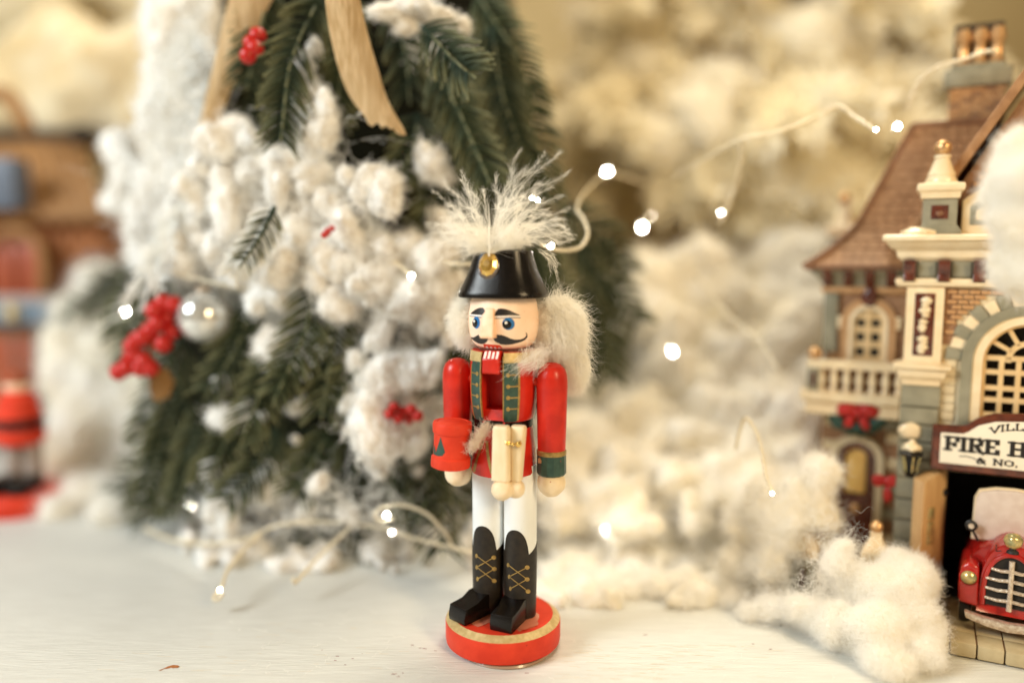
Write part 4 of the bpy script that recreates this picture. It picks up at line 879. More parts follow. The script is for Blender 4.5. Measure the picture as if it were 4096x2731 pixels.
# wall with arch hole above the doorway
AR = 1.55; AZ = 10.3
hole = [(UC - AR, 7.6), (UC - AR, AZ)] + [(UC - AR * math.cos(math.pi * i / 20), AZ + AR * math.sin(math.pi * i / 20)) for i in range(1, 20)] + [(UC + AR, AZ), (UC + AR, 7.6)]
ring = [(0, 7.6), (0, AZ)] + [(max(0, min(UR, UC - 4 * math.cos(math.pi * i / 20))), min(13.2, AZ + 4 * math.sin(math.pi * i / 20))) for i in range(1, 20)] + [(UR, AZ), (UR, 7.6)]
vv = [(x, 0, z) for x, z in hole] + [(x, 0, z) for x, z in ring] + [(x, .5, z) for x, z in hole]; n_ = len(hole)
mb.add(vv, [(i, i + 1, n_ + i + 1, n_ + i) for i in range(n_ - 1)] + [(i, 2 * n_ + i, 2 * n_ + i + 1, i + 1) for i in range(n_ - 1)])
bx(mb, 0, UR, -.45, 0, 5.82, 7.6)
walls = mb.build('wall', M['wall'], fh, smooth=None)
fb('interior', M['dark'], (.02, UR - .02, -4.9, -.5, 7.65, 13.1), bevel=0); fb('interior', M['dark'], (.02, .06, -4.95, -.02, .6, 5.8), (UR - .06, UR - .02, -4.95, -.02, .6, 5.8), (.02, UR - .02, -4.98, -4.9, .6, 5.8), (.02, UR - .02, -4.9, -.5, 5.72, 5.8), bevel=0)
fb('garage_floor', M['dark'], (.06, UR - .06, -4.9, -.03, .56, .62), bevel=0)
# cornice
def prof_u(mb, prof, u0, u1):        # prof (off,z) extruded along u
    n_ = len(prof); mb.add([(u0, -o, z) for o, z in prof] + [(u1, -o, z) for o, z in prof], [tuple(range(n_)), tuple(reversed(range(n_, 2 * n_)))] + [(i, i + n_, (i + 1) % n_ + n_, (i + 1) % n_) for i in range(n_)]); return mb
def prof_rect(mb, prof, u0, u1, depth):  # moulding that returns round the left and right ends
    n_ = len(prof); vv = []
    for o, z in prof: vv += [(u0 - o, depth, z), (u0 - o, -o, z), (u1 + o, -o, z), (u1 + o, depth, z)]
    mb.add(vv, [(j * 4 + i, j * 4 + i + 1, (j + 1) * 4 + i + 1, (j + 1) * 4 + i) for j in range(n_ - 1) for i in range(3)] + [(0, 1, 2, 3), tuple((n_ - 1) * 4 + i for i in range(4))]); return mb
u0c, u1c = -1.85, UR + 1.85
prof_rect(MB(), [(.2, 14.2), (.35, 14.35), (.42, 14.62), (.62, 14.72), (.78, 14.95), (.9, 15.0), (.92, 15.16), (.82, 15.24), (.3, 15.26)], u0c, u1c, 3).build('cornice', M['ivory'], fh, bevel=.03)
prof_rect(MB(), [(.1, 13.5), (.14, 14.22)], u0c, u1c, 3).build('frieze', M['grayglaze'], fh)
prof_rect(MB(), [(.1, 13.15), (.34, 13.22), (.4, 13.42), (.34, 13.52), (.1, 13.52)], u0c, u1c, 3).build('ledge', M['ivory'], fh, bevel=.03)
for k in range(9):
    u = -1.95 + 1.21 * k; mb = MB(); n_ = 5; pr = [(.1, 14.25), (.52, 14.22), (.50, 13.95), (.40, 13.7), (.50, 13.45), (.42, 13.38), (.1, 13.4)]
    prof_u(mb, pr, u, u + .42); mb.build('bracket', M['maroon'], fh, bevel=.04)
for k in range(9):
    u = -1.95 + 1.21 * k + .5; fb('frieze_panel', M['grayglaze'], (u, u + .64, .12, .2, 13.58, 14.18), bevel=.03)
for sgn in (0, 1):
    mu = (lambda a, b_: (a, b_)) if not sgn else (lambda a, b_: (UR - b_, UR - a))
    a, b_ = mu(-1.8, -.46); fb('pilaster', M['ivory'], (a, b_, -.5, .3, 10.15, 13.16), bevel=.03)
    a, b_ = mu(-1.5, -.76); pnl = fb('pilaster_panel', M['maroon'], (a, b_, .25, .325, 10.42, 12.94), bevel=.05)
    for (zc, rz_, ru) in ((12.35, .42, .25), (11.62, .24, .19), (10.86, .34, .24)):
        for q in range(4):
            mb = MB(); lump(mb, ((a + b_) / 2 + U(-.06, .06), -.33, zc + (q - 1.5) * rz_ * .48), ru * (.8 if q % 2 else .55), 3, .35, 2.6, (1, .35, .7)); mb.build('scroll_carving', M['ivory'], pnl, smooth=180)
    a, b_ = mu(-1.82, -.42); mb = MB(); prof_rect(mb, [(.28, 9.22), (.3, 9.42), (.44, 9.6), (.48, 9.85), (.62, 9.92), (.64, 10.06), (.3, 10.18)], a + .3, b_ - .3, .5); mb.build('capital', M['ivory'], fh, bevel=.03)
    hs = [9.22, 8.34, 7.62, 6.9, 6.2, 5.4, 4.5, 3.6, 2.75, 1.9, 1.2, .57]
    for i in range(len(hs) - 1):
        a, b_ = mu(-1.82 + U(-.02, .02), -.42 + U(-.02, .02)); fb('stone_block', M['grayglaze'], (a, b_, -.6, .28 + U(0, .03), hs[i + 1] + .035, hs[i] - .02), bevel=.06)
# door surround strip
fb('door_jamb', M['grayglaze'], (-.42, -.02, -.3, .1, .57, 5.85), (UR + .02, UR + .42, -.3, .1, .57, 5.85))
# brick infill left and right of the arch
random.seed(71); bkmesh = MB().box((0, 0, 0), (.36, .12, .15)).mesh('brick', bevel=.02)
bkmesh.materials.append(M['brick'])
fb('brick_backing', M['mortar'], (-.44, 0.02, -.02, .03, 10.9, 13.15), bevel=0)
fb('brick_backing', M['mortar'], (UR - .02, UR + .44, -.02, .03, 10.9, 13.15), bevel=0)
for r_ in range(11):
    for k in range(15):
        u = -.2 + .39 * k + (.19 if r_ % 2 else 0); z = 11.0 + .2 * r_
        if math.hypot(u - UC, z - AZ) < 2.85 or u > UR + .3: continue
        link('brick', bkmesh, None, fh, (u, -.05 - U(0, .02), z), None, (U(.92, 1.02), 1, 1))
for r_ in range(13):      # cream blocks on lower wall beside the window
    for sgn in (0, 1):
        z = 7.85 + .36 * r_
        if z > 10.2: continue
        u0, u1 = (-.4, .10); 
        if sgn: u0, u1 = UR - u1, UR - u0
        fb('stone_block', M['wall'], (u0, u1, -.02, .06 + U(0, .02), z, z + .33), bevel=.03)
# arch: alternating voussoirs, grey band, cream moulding
def arcseg(r0, r1, a0, a1, o0, o1, n=5, uc=UC, zc=AZ):
    pts = [(uc - r0 * math.cos(a0 + (a1 - a0) * i / n), zc + r0 * math.sin(a0 + (a1 - a0) * i / n)) for i in range(n + 1)] + [(uc - r1 * math.cos(a1 - (a1 - a0) * i / n), zc + r1 * math.sin(a1 - (a1 - a0) * i / n)) for i in range(n + 1)]
    return MB().prism(pts, -o1, -o0)
nV = 17
for k in range(nV):
    a0 = math.pi * k / nV; a1 = math.pi * (k + 1) / nV; g = k % 2 == 0
    if k == nV // 2: pass
    arcseg(2.22, 2.80 if g else 2.72, a0 + .012, a1 - .012, .0, .13 if g else .09, 3).build('voussoir', M['grayglaze'] if g else M['ivory'], fh, bevel=.03)
def archband(r0, r1, o0, o1, zb, name, m, uc=UC, zc=AZ, parent=None, n=24):
    pts = [(uc - r0, zb)] + [(uc - r0 * math.cos(math.pi * i / n), zc + r0 * math.sin(math.pi * i / n)) for i in range(n + 1)] + [(uc + r0, zb), (uc + r1, zb)] + [(uc + r1 * math.cos(math.pi * i / n), zc + r1 * math.sin(math.pi * i / n)) for i in range(n + 1)] + [(uc - r1, zb)]
    q = len(pts) // 2; mb = MB(); vv = [(x, -o1, z) for x, z in pts] + [(x, -o0, z) for x, z in pts]; N_ = len(pts)
    ff = [(i, i + 1, N_ - 2 - i, N_ - 1 - i) for i in range(q - 1)] + [(N_ + i, N_ + N_ - 1 - i, N_ + N_ - 2 - i, N_ + i + 1) for i in range(q - 1)] + [(i, N_ + i, N_ + (i + 1) % N_, (i + 1) % N_) for i in range(N_)]
    mb.add(vv, ff); return mb.build(name, m, parent or fh, bevel=.0, smooth=40)
archband(1.86, 2.24, 0, .2, 7.6, 'arch_band', M['grayglaze'])
win = archband(1.52, 1.88, -.1, .14, 7.6, 'window', M['ivory'])
# lattice
fb('mullion', M['lattice'], *[(u - .09, u + .09, -.3, -.02, 7.6, 10.45) for u in (UC - 1.47, UC - .86, UC - .25 - .04, UC + .3, UC + .86, UC + 1.47)], bevel=.03, parent=win)
fb('mullion', M['lattice'], *[(UC - 1.53, UC + 1.53, -.28, -.03, z - .1, z + .1) for z in (7.75, 8.2, 8.85 - .05, 9.25 - .01 + .03, 9.9, 10.45)], bevel=.03, parent=win)
fa = MB()
for k in range(1, 6):
    a = math.pi * k / 6; r0_, r1_ = .62, 1.55; Mx = Matrix.Translation((UC - (r0_ + r1_) / 2 * math.cos(a), .16, AZ + .1 + (r0_ + r1_) / 2 * math.sin(a))) @ Matrix.Rotation(-(math.pi - a), 4, 'Y'); fa.box((0, 0, 0), (r1_ - r0_, .26, .17), Mx)
fa.build('fan_mullion', M['lattice'], win, bevel=.03)
archband(.55, .75, -.28, -.03, 10.3, 'inner_arch', M['lattice'], parent=win, zc=AZ + .1)
archband(1.42, 1.56, -.28, .02, 10.3, 'outer_arch', M['lattice'], parent=win)
# parapet: turret and pediment
def turret(parent, u, off, zb, s=1.0, ms=None):
    a = thing('turret', '', '') if False else None
    mb = MB(); hb_ = .72 * s
    rings = [(.78, 0), (.78, .12), (.66, .3), (.60, .36), (.60, 1.36), (.60, 1.38)]
    def sq(rings, m, name, par=parent):
        mb = MB(); vv = []
        for h_, z in rings: vv += [(u - h_ * s, -(off - h_ * s), zb + z * s), (u - h_ * s, -(off + h_ * s), zb + z * s), (u + h_ * s, -(off + h_ * s), zb + z * s), (u + h_ * s, -(off - h_ * s), zb + z * s)]
        n_ = len(rings); mb.add(vv, [(j * 4 + i, j * 4 + (i + 1) % 4, (j + 1) * 4 + (i + 1) % 4, (j + 1) * 4 + i) for j in range(n_ - 1) for i in range(4)] + [(3, 2, 1, 0), tuple((n_ - 1) * 4 + i for i in range(4))])
        return mb.build(name, m, par, bevel=.03)
    body = sq(rings, M['grayglaze'], 'turret')
    sq([(.68, 1.38), (.70, 1.58), (.72, 1.62), (.82, 1.70), (.84, 1.86), (.80, 1.96), (.56, 2.0), (.56, 2.02)], M['ivory'], 'turret_cap', body)
    MB().lathe([(.56 * s, 1.98 * s), (.57 * s, 2.08 * s), (.52 * s, 2.2 * s), (.48 * s, 2.26 * s), (.50 * s, 2.36 * s), (.42 * s, 2.5 * s), (.30 * s, 2.85 * s), (.25 * s, 2.95 * s), (.30 * s, 3.0 * s), (.30 * s, 3.08 * s), (.22 * s, 3.12 * s)], 24, c=(u, -off), M=Matrix.Translation((0, 0, zb))).build('turret_spire', M['ivory'], body)
    mb = MB(); lump(mb, (u, -off, zb + 3.38 * s), .31 * s, 3, .02); mb.build('gold_ball', M['copper'], body, smooth=180)
    w_ = MB(); bx(w_, u - .30 * s, u + .30 * s, off + .58 * s, off + .63 * s, zb + .58 * s, zb + 1.12 * s); wn = w_.build('turret_window', M['maroon'], body, bevel=.03)
    w_ = MB(); lump(w_, (u, -(off + .63 * s), zb + .8 * s), .14 * s, 2, .2, 2, (1, .3, .8)); w_.build('turret_relief', M['roofedge'], body)
    return body
turret(fh, -.80, -.3, 15.25, 1.0); turret(fh, UR + .8, -.3, 15.25, 1.0)
pp = [(-.02, 15.25), (-.02, 16.55), (.18, 16.72), (.85, 17.15), (1.6, 17.5), (UC, 17.65), (UR - 1.6, 17.5), (UR - .85, 17.15), (UR - .18, 16.72), (UR + .02, 16.55), (UR + .02, 15.25)]
MB().prism(pp, .4, .1).build('pediment', M['ivory'], fh, bevel=.06)
pp = [(.26, 15.6), (.26, 16.3), (.42, 16.45), (1.0, 16.75), (UC, 16.95), (UR - 1.0, 16.75), (UR - .42, 16.45), (UR - .26, 16.3), (UR - .26, 15.6)]
MB().prism(pp, .2, .05).build('pediment_panel', M['grayglaze'], fh, bevel=.05)
pp = [(.45, 15.78), (.45, 16.15), (1.1, 16.5), (UR - 1.1, 16.5), (UR - .45, 16.15), (UR - .45, 15.78)]
MB().prism(pp, .1, .02).build('pediment_relief', M['ivory'], fh, bevel=.05)
# main gable behind pediment
mb = MB(); mb.prism([(-1.3, 15.2), (UC, 21.6), (UR + 1.3, 15.2)], 3.0, 1.2); mb.build('gable_wall', M['mortar'], fh)
for r_ in range(24):
    for k in range(22):
        z = 15.4 + .26 * r_; u = -1.1 + .36 * k + (.18 if r_ % 2 else 0); lim = (21.0 - z) / (21.6 - 15.2) * (UC + 1.3)
        if abs(u - UC) > lim - .2 or z < 17.2 or u > 3.4: continue
        link('brick', bkmesh, None, fh, (u, 1.16, z), None, (.9, 1, 1.25))
for sgn in (-1, 1):
    mb = MB(); p0 = Vector((UC + sgn * (UC + 1.9), 0, 14.8)); p1 = Vector((UC, 0, 22.0)); d = (p1 - p0); nn = Vector((-d.z, 0, d.x)).normalized() * (.35 * (-sgn)) ; nn = nn if nn.z > 0 else -nn
    mb.add([tuple(q + Vector((0, y, 0))) for y in (.7, 7) for q in (p0, p1, p1 + nn, p0 + nn)], [(0, 1, 2, 3), (4, 7, 6, 5), (0, 4, 5, 1), (1, 5, 6, 2), (2, 6, 7, 3), (3, 7, 4, 0)]); mb.build('roof', M['roof'], fh, bevel=.05)
# snow caps
for (u, o_, z, r_, sq) in [(-1.45, .25, 15.3, .55, (1.2, .8, .45))]:
    mb = MB(); lump(mb, (u, -o_, z), r_, 3, .2, 1.5, sq); mb.build('snow_cap', M['ivory'], fh, smooth=180)
# sign
def sgn_out(g):
    a = [(-.62 + g, 6.0 + g), (-.62 + g, 7.80 - g), (.45, 7.82 - g), (.62, 7.92 - g), (.95, 8.2 - g), (1.5, 8.4 - g), (UC - .1, 8.48 - g)]; return a + [(2 * (UC - .1) - x, z) for x, z in reversed(a[:-1])]
sg = thing('sign', 'cream fire house sign with maroon frame and black lettering above the garage doorway', 'sign', F0, FA)
MB().prism(sgn_out(0), -.82, -.5).build('sign_frame', M['maroon'], sg, bevel=.1, seg=3)
MB().prism(sgn_out(.3), -.86, -.7).build('sign_board', M['signwhite'], sg, bevel=.02)
# lettering: slab-serif strokes
GL = {'V': [[(0, 1), (.45, 0)], [(.45, 0), (.9, 1)]], 'I': [[(.2, 0), (.2, 1)]], 'L': [[(.15, 1), (.15, 0), (.75, 0), (.75, .22)]], 'A': [[(0, 0), (.42, 1), (.84, 0)], [(.18, .35), (.66, .35)]],
      'G': [[(.8, .75), (.6, 1), (.25, 1), (.05, .7), (.05, .3), (.25, 0), (.6, 0), (.8, .2), (.8, .45), (.5, .45)]], 'E': [[(.72, .78), (.72, 1), (.15, 1), (.15, 0), (.75, 0), (.75, .22)], [(.15, .5), (.55, .5)]],
      'F': [[(.75, .75), (.75, 1), (.15, 1), (.15, 0)], [(.15, .5), (.58, .5), (.58, .36)]], 'R': [[(.15, 0), (.15, 1), (.6, 1), (.75, .82), (.72, .6), (.55, .5), (.15, .5)], [(.45, .5), (.7, .05), (.92, -.12)]],
      'H': [[(.15, 0), (.15, 1)], [(.8, 0), (.8, 1)], [(.15, .5), (.8, .5)]], 'O': [[(.45, 0), (.12, .22), (.08, .5), (.12, .78), (.45, 1), (.78, .78), (.82, .5), (.78, .22), (.45, 0)]],
      'U': [[(.15, 1), (.15, .25), (.35, 0), (.6, 0), (.8, .25), (.8, 1)]], 'S': [[(.75, .8), (.6, 1), (.25, 1), (.1, .8), (.2, .58), (.6, .45), (.75, .22), (.55, 0), (.22, 0), (.08, .2)]],
      'N': [[(.12, 0), (.12, 1), (.78, 0), (.78, 1)]], '.': [[(.1, .0), (.1, .12)]], '&': [[(.8, .55), (.55, .1), (.25, -.05), (.05, .15), (.15, .4), (.5, .55), (.55, .8), (.35, .95), (.2, .75), (.45, .4), (.85, -.05)]]}
SER = {'V': [(0, 1), (.9, 1)], 'I': [(.2, 0), (.2, 1)], 'L': [(.15, 1), (.15, 0)], 'A': [(0, 0), (.84, 0)], 'F': [(.15, 0), (.15, 1)], 'R': [(.15, 0), (.15, 1)], 'H': [(.15, 0), (.15, 1), (.8, 0), (.8, 1)], 'E': [(.15, 0), (.15, 1)], 'U': [(.15, 1), (.8, 1)], 'N': [(.12, 0), (.12, 1), (.78, 1)]}
ADV = {'I': .55, '.': .35, 'L': .95, 'F': .95, 'E': 1.0, ' ': .5, 'N': 1.05, 'O': 1.05, '&': 1.1}
def letters(txt, u0, z0, h, wid, sw, name, arc=None, off=.868):
    tot = sum(ADV.get(c_, 1.02) for c_ in txt); k = wid / tot; x = u0
    for c_ in txt:
        if c_ in GL:
            mb = MB(); ly = 0
            def T(q):
                X = x + q[0] * k; Z = z0 + q[1] * h
                if arc: Z += arc * (1 - ((X - (u0 + wid / 2)) / (wid / 2)) ** 2)
                return X, Z
            def stroke(a, b_, w_):
                global ly_
                a, b_ = Vector(T(a)), Vector(T(b_)); d = (b_ - a); L_ = d.length; d = d / (L_ or 1); nn = Vector((-d.y, d.x)) * w_ / 2; e = d * w_ * .32; ly_ += 1; o_ = off + .0012 * ly_
                q = [a - e - nn, b_ + e - nn, b_ + e + nn, a - e + nn]; mb.add([(p.x, -o_ - .01, p.y) for p in q] + [(p.x, -.84, p.y) for p in q], [(0, 1, 2, 3), (0, 4, 5, 1), (1, 5, 6, 2), (2, 6, 7, 3), (3, 7, 4, 0)])
            global ly_; ly_ = 0
            for pl in GL[c_]:
                for a, b_ in zip(pl, pl[1:]):
                    vert = abs(b_[1] - a[1]) > abs(b_[0] - a[0]) * .8; stroke(a, b_, sw * (1.0 if vert else .55))
            for q in SER.get(c_, []): stroke((q[0] - sw / k * .95, q[1]), (q[0] + sw / k * .95, q[1]), sw * .42)
            mb.build('letter', M['brow'], sg, smooth=None)
        x += ADV.get(c_, 1.02) * k
letters('FIRE HOUSE', -.14, 6.86, .50, 4.9, .155, 'l'); letters('VILLAGE', 1.34, 7.62, .24, 2.1, .06, 'l', arc=.24); letters('& NO.', .95, 6.43, .22, 1.4, .06, 'l')
MB().tube([(.35, -.87, 6.62), (.55, -.87, 6.66), (.8, -.87, 6.62), (1.0, -.87, 6.54)], .018, 6).build('flourish', M['brow'], sg)
# wall lantern
ln = thing('wall_lantern', 'black wall lantern with snow on top, on the grey pillar left of the sign', 'lantern', F0, FA)
lu = -1.33; MB().lathe([(.50, 6.52), (.50, 6.60), (.42, 6.64), (.2, 6.8)], 6, c=(lu, -.95)).build('lantern_roof', M['black'], ln, smooth=None)
mb = MB(); lump(mb, (lu, -.95, 6.80), .34, 3, .15, 1.6, (1, .9, .7)); lump(mb, (lu + .02, -.95, 7.0), .14, 2, .1); mb.build('snow_cap', M['ivory'], ln, smooth=180)
MB().lathe([(.14, 5.62), (.24, 5.8), (.26, 5.84), (.20, 5.86)], 12, c=(lu, -.95)).build('lantern_base', M['black'], ln)
mb = MB()
for k in range(6):
    a = math.pi / 3 * k + .3; mb.tube([(lu + .22 * math.sin(a), -.95 - .22 * math.cos(a), 5.85), (lu + .36 * math.sin(a), -.95 - .36 * math.cos(a), 6.54)], .035, 6)
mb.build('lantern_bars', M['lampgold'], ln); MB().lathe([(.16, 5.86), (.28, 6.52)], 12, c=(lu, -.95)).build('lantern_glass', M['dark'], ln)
mb = MB(); lump(mb, (lu - .1, -.30, 7.35), .42, 3, .15, 1.4, (1, .22, .8)); mb.build('snow_patch', M['ivory'], ln, smooth=180)
mb = MB(); bx(mb, lu - .06, lu + .06, .3, .8, 6.0, 6.12); mb.build('bracket_arm', M['black'], ln)
# open garage door
mb = MB(); mb.add([(-1.18, -1.05, .6), (-.80, -1.28, .6), (.0, -.12, .6), (-.30, .0, .6), (-1.20, -1.05, 5.62), (-.80, -1.28, 5.5), (.03, -.12, 5.93), (-.32, .0, 5.96)], [(0, 3, 2, 1), (4, 5, 6, 7), (0, 1, 5, 4), (1, 2, 6, 5), (2, 3, 7, 6), (3, 0, 4, 7)])
gd = mb.build('garage_door', M['tan'], fh, bevel=.05)
d_ = (Vector((.0, -.12)) - Vector((-.80, -1.28))).normalized(); nrm = Vector((d_.y, -d_.x))
for (t, z0_, z1_) in [(.36, 3.9, 4.45), (.36, 3.3, 3.86), (.36, 2.9, 3.28)]:
    p = Vector((-.80, -1.28)) + d_ * (t * 1.42); mb = MB(); Mx = Matrix.Translation((p.x + nrm.x * .01, p.y + nrm.y * .01, (z0_ + z1_) / 2)) @ Matrix.Rotation(math.atan2(d_.y, d_.x), 4, 'Z'); mb.box((0, 0, 0), (.34, .14, z1_ - z0_ - .03), Mx); mb.build('door_window', M['lampgold'], gd, bevel=.04)
for z_ in (4.95, 1.5): mb = MB(); lump(mb, (-.02, -.2, z_), .14, 2, .1, 2, (1, 1, 1.1)); mb.build('hinge', M['black'], gd)
# pavement and curb
fb('pavement', M['mortar'], (-2.4, UR + 2.4, 0, 4.0, .02, .5), bevel=.05)
random.seed(81)
for k in range(9):
    u = -.6 + .86 * k
    for j in range(4):
        if u > 5.5: continue
        fb('paver', M['paver'], (u + .02, u + .84, 4.26 - j * 1.05 - 1.02, 4.26 - j * 1.05 - .02, .44 if j else .06, .57 + U(0, .015)), bevel=.07 if not j else .04)
# ---- left wing
wg = -2.5
mb = MB(); bx(mb, -5.05, -1.7, -9, wg, 0.3, 13.6); mb.build('wing_wall', M['mortar'], fh)
random.seed(82)
for r_ in range(22):
    for k in range(9):
        z = .9 + .58 * r_; u = -4.85 + .40 * k + (.2 if r_ % 2 else 0)
        if u > -2.0: continue
        if z > 8.4:
            if abs(u + 3.28) < 1.35 and z < 12.9: continue
            fb('brick', M['brick'], (u - .18, u + .18, wg - .02, wg + .06, z, z + .25), (u - .18, u + .18, wg - .02, wg + .055, z + .28, z + .54), bevel=0)
        else:
            if abs(u + 3.5) < 1.15 and z < 6.6: continue
            if k % 2: continue
            fb('stone_block', M['wall'] if U(0, 1) < .55 else M['grayglaze'], (u - .1, u + .66, wg - .02, wg + .09 + U(0, .05), z + .03, z + .52), bevel=.05)
fb('corner_pillar', M['grayglaze'], (-5.15, -4.55, -3.2, wg + .25, 10.1, 12.75), bevel=.04)
prof_rect(MB(), [(.1, 12.72), (.22, 12.8), (.25, 12.98), (.1, 13.05)], -5.05, -1.7, 8).build('wing_ledge', M['brick'], fh, (0, -wg, 0), bevel=.03)
prof_rect(MB(), [(.12, 13.05), (.2, 13.2), (.45, 13.55), (.7, 13.7), (.7, 13.8)], -5.05, -1.7, 8).build('wing_frieze', M['grayglaze'], fh, (0, -wg, 0))
for k in range(5):
    u = -5.2 + .85 * k; mb = MB(); prof_u(mb, [(wg + .1, 13.75), (wg + .75, 13.75), (wg + .35, 13.2), (wg + .1, 13.0)], u, u + .4); mb.build('bracket', M['maroon'], fh, bevel=.03)
# bell-cast hip roof of the wing with rows of shingles
def RR(t):      # t 0 eave .. 1 ridge: rect (u0,u1,o0(front),o1(back),z)
    key = [(0, -5.95, 2.6, wg + .75, -11.3, 13.85), (.12, -5.0, 1.8, wg + .1, -10.6, 14.5), (.3, -3.9, 1.5, wg - .75, -9.7, 15.7), (1, -1.9, 1.3, wg - 2.2, -7.6, 20.1)]
    for a, b_ in zip(key, key[1:]):
        if t <= b_[0]: k_ = (t - a[0]) / (b_[0] - a[0]); return [a[i] + (b_[i] - a[i]) * k_ for i in range(1, 6)]
    return list(key[-1][1:])
mb = MB(); vv = []; n_ = 22
for i in range(n_ + 1):
    for st in ((0,) if i == n_ else (0, 1)):
        u0_, u1_, f0, b0, z_ = RR(min(1, (i + st) / n_)); e = .07 if not st else -.02
        if st: u0_, u1_, f0, b0, z_ = RR(min(1, (i + 1) / n_)); z_ -= .02; e = .0
        vv += [(u0_ - e, -b0, z_), (u0_ - e, -f0 - e, z_), (u1_, -f0 - e, z_), (u1_, -b0, z_)]
q = len(vv) // 4
mb.add(vv, [(j * 4 + i, j * 4 + i + 1, (j + 1) * 4 + i + 1, (j + 1) * 4 + i) for j in range(q - 1) for i in range(3)] + [(0, 1, 2, 3), tuple((q - 1) * 4 + i for i in range(4))])
wr = mb.build('wing_roof', M['roof'], fh, smooth=None)
hip = [Vector((RR(t)[0] - .05, -RR(t)[2] - .05, RR(t)[4] + .08)) for t in [i / 14 for i in range(15)]]; MB().tube(hip, .13, 8).build('ridge_cap', M['roofedge'], wr)
MB().tube([(-5.95, -(wg + .8), 13.88), (1.0, -(wg + .8), 13.88)], .1, 8).build('ridge_cap', M['roofedge'], wr); MB().tube([(-1.95, 2.2 - wg, 20.15), (1.3, 2.2 - wg, 20.15)], .16, 8).build('ridge_cap', M['roofedge'], wr)
mb = MB(); random.seed(83)
for i in range(16):
    t = .03 + i / 16.5; u0_, u1_, f0, b0, z_ = RR(t); u0b, _, f1, _, z2_ = RR(min(1, t + .055)); u = u0_ + .1
    while u < min(u1_, 1.2):
        ww = U(.28, .44); mb.add([(u, -f0 - .10, z_), (u + ww, -f0 - .10, z_), (u + ww, -f1 - .06, z2_ - .0), (u, -f1 - .06, z2_), (u, -f0, z_ - .05), (u + ww, -f0, z_ - .05)], [(0, 1, 2, 3), (0, 4, 5, 1)]); u += ww + .05
mb.build('shingles', M['roof'], wr, smooth=None, kind='stuff')
# wing window
wc = -3.28
ww_ = archband(.72, 1.12, wg - .05, wg + .22, 9.6, 'wing_window', M['brick'], uc=wc, zc=11.45); archband(.62, .80, wg - .05, wg + .26, 9.6, 'window_arch', M['ivory'], uc=wc, zc=11.45, parent=ww_)
for (a, b_) in ((wc - 1.35, wc - .75), (wc + .75, wc + 1.3)): fb('window_stone', M['ivory'], (a, b_, wg, wg + .2, 11.2, 11.75), bevel=.05, parent=ww_)
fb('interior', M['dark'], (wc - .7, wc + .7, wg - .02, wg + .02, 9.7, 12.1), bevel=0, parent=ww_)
fb('mullion', M['lattice'], *[(u - .12, u + .12, wg - .02, wg + .16, 9.7, 12.1) for u in (wc - .60, wc, wc + .60)], parent=ww_, bevel=.02)
fb('mullion', M['lattice'], *[(wc - .7, wc + .7, wg - .02, wg + .14, z - .13, z + .13) for z in (9.85, 10.5, 11.15, 11.75, 12.1)], parent=ww_, bevel=.02)
mb = MB(); lump(mb, (wc, -wg - .2, 12.6), .34, 3, .15, 1.5, (1, .5, 1.3)); mb.build('keystone', M['maroon'], ww_, smooth=180)
# balcony
bo = wg + 1.0
fb('balcony_slab', M['ivory'], (-5.9, -1.85, wg, bo + .35, 8.02, 8.45), (-5.7, -1.85, wg, bo + .1, 7.4, 8.02), bevel=.08)
fb('balcony_rail', M['ivory'], (-5.65, -1.85, bo - .35, bo + .15, 9.45, 9.85), bevel=.08)
for k in range(7):
    u = -5.05 + .52 * k; MB().lathe([(.12, 8.44), (.16, 8.5), (.10, 8.7), (.19, 8.95), (.10, 9.3), (.15, 9.46)], 12, c=(u, -bo + .1)).build('baluster', M['ivory'], fh)
fb('balcony_post', M['grayglaze'], (-5.62, -5.12, bo - .4, bo + .12, 8.44, 9.46)); fb('balcony_post_panel', M['maroon'], (-5.47, -5.27, bo + .1, bo + .15, 8.65, 9.25), bevel=.02)
mb = MB(); lump(mb, (-5.35, -bo + .1, 10.1), .3, 3, .02); mb.build('gold_ball', M['copper'], fh, smooth=180)
# wing door
dcn = -3.5
wd = archband(.82, 1.12, wg - .02, wg + .35, .9, 'small_door', M['wall'], uc=dcn, zc=5.3); archband(.50, .84, wg - .02, wg + .28, .9, 'door_leaf', M['maroon'], uc=dcn, zc=5.3, parent=wd)
fb('door_panel', M['maroon'], (dcn - .82, dcn + .82, wg, wg + .2, .9, 3.7), bevel=.04, parent=wd); fb('door_glass', M['amber'], (dcn - .48, dcn + .42, wg, wg + .16, 3.75, 5.9), bevel=.1, parent=wd)
mb = MB(); lump(mb, (dcn + .05, -wg - .22, 3.05), .22, 3, .1, 1.5, (1, .4, 1)); mb.build('door_knob', M['copper'], wd, smooth=180)
# wreath above door
wz = 7.35; wr_ = thing('wreath', 'green wreath with big red bow above the small arched door', 'wreath', F0, FA)
mb = MB(); ring_ = [(dcn - .02 + .85 * math.sin(a), -wg - .75 + .0 * a, wz + .42 * math.cos(a) - .05) for a in [2 * math.pi * i / 24 for i in range(25)]]
mb.tube(ring_, .30, 10)
for q in ring_[:-1]:
    for _ in range(2): lump(mb, Vector(q) + rv() * .12, .26, 2, .3, 2)
mb.build('wreath_ring', M['wreath'], wr_, smooth=180)
mb = MB()
for sx in (-1, 1): lump(mb, (dcn + sx * .42, -wg - 1.1, wz + .38), .40, 3, .2, 1.5, (1.15, .5, .75), Matrix.Rotation(sx * .2, 3, 'Y')); lump(mb, (dcn + sx * .30, -wg - 1.1, wz - .15), .32, 3, .2, 1.5, (.6, .4, 1.1), Matrix.Rotation(-sx * .5, 3, 'Y'))
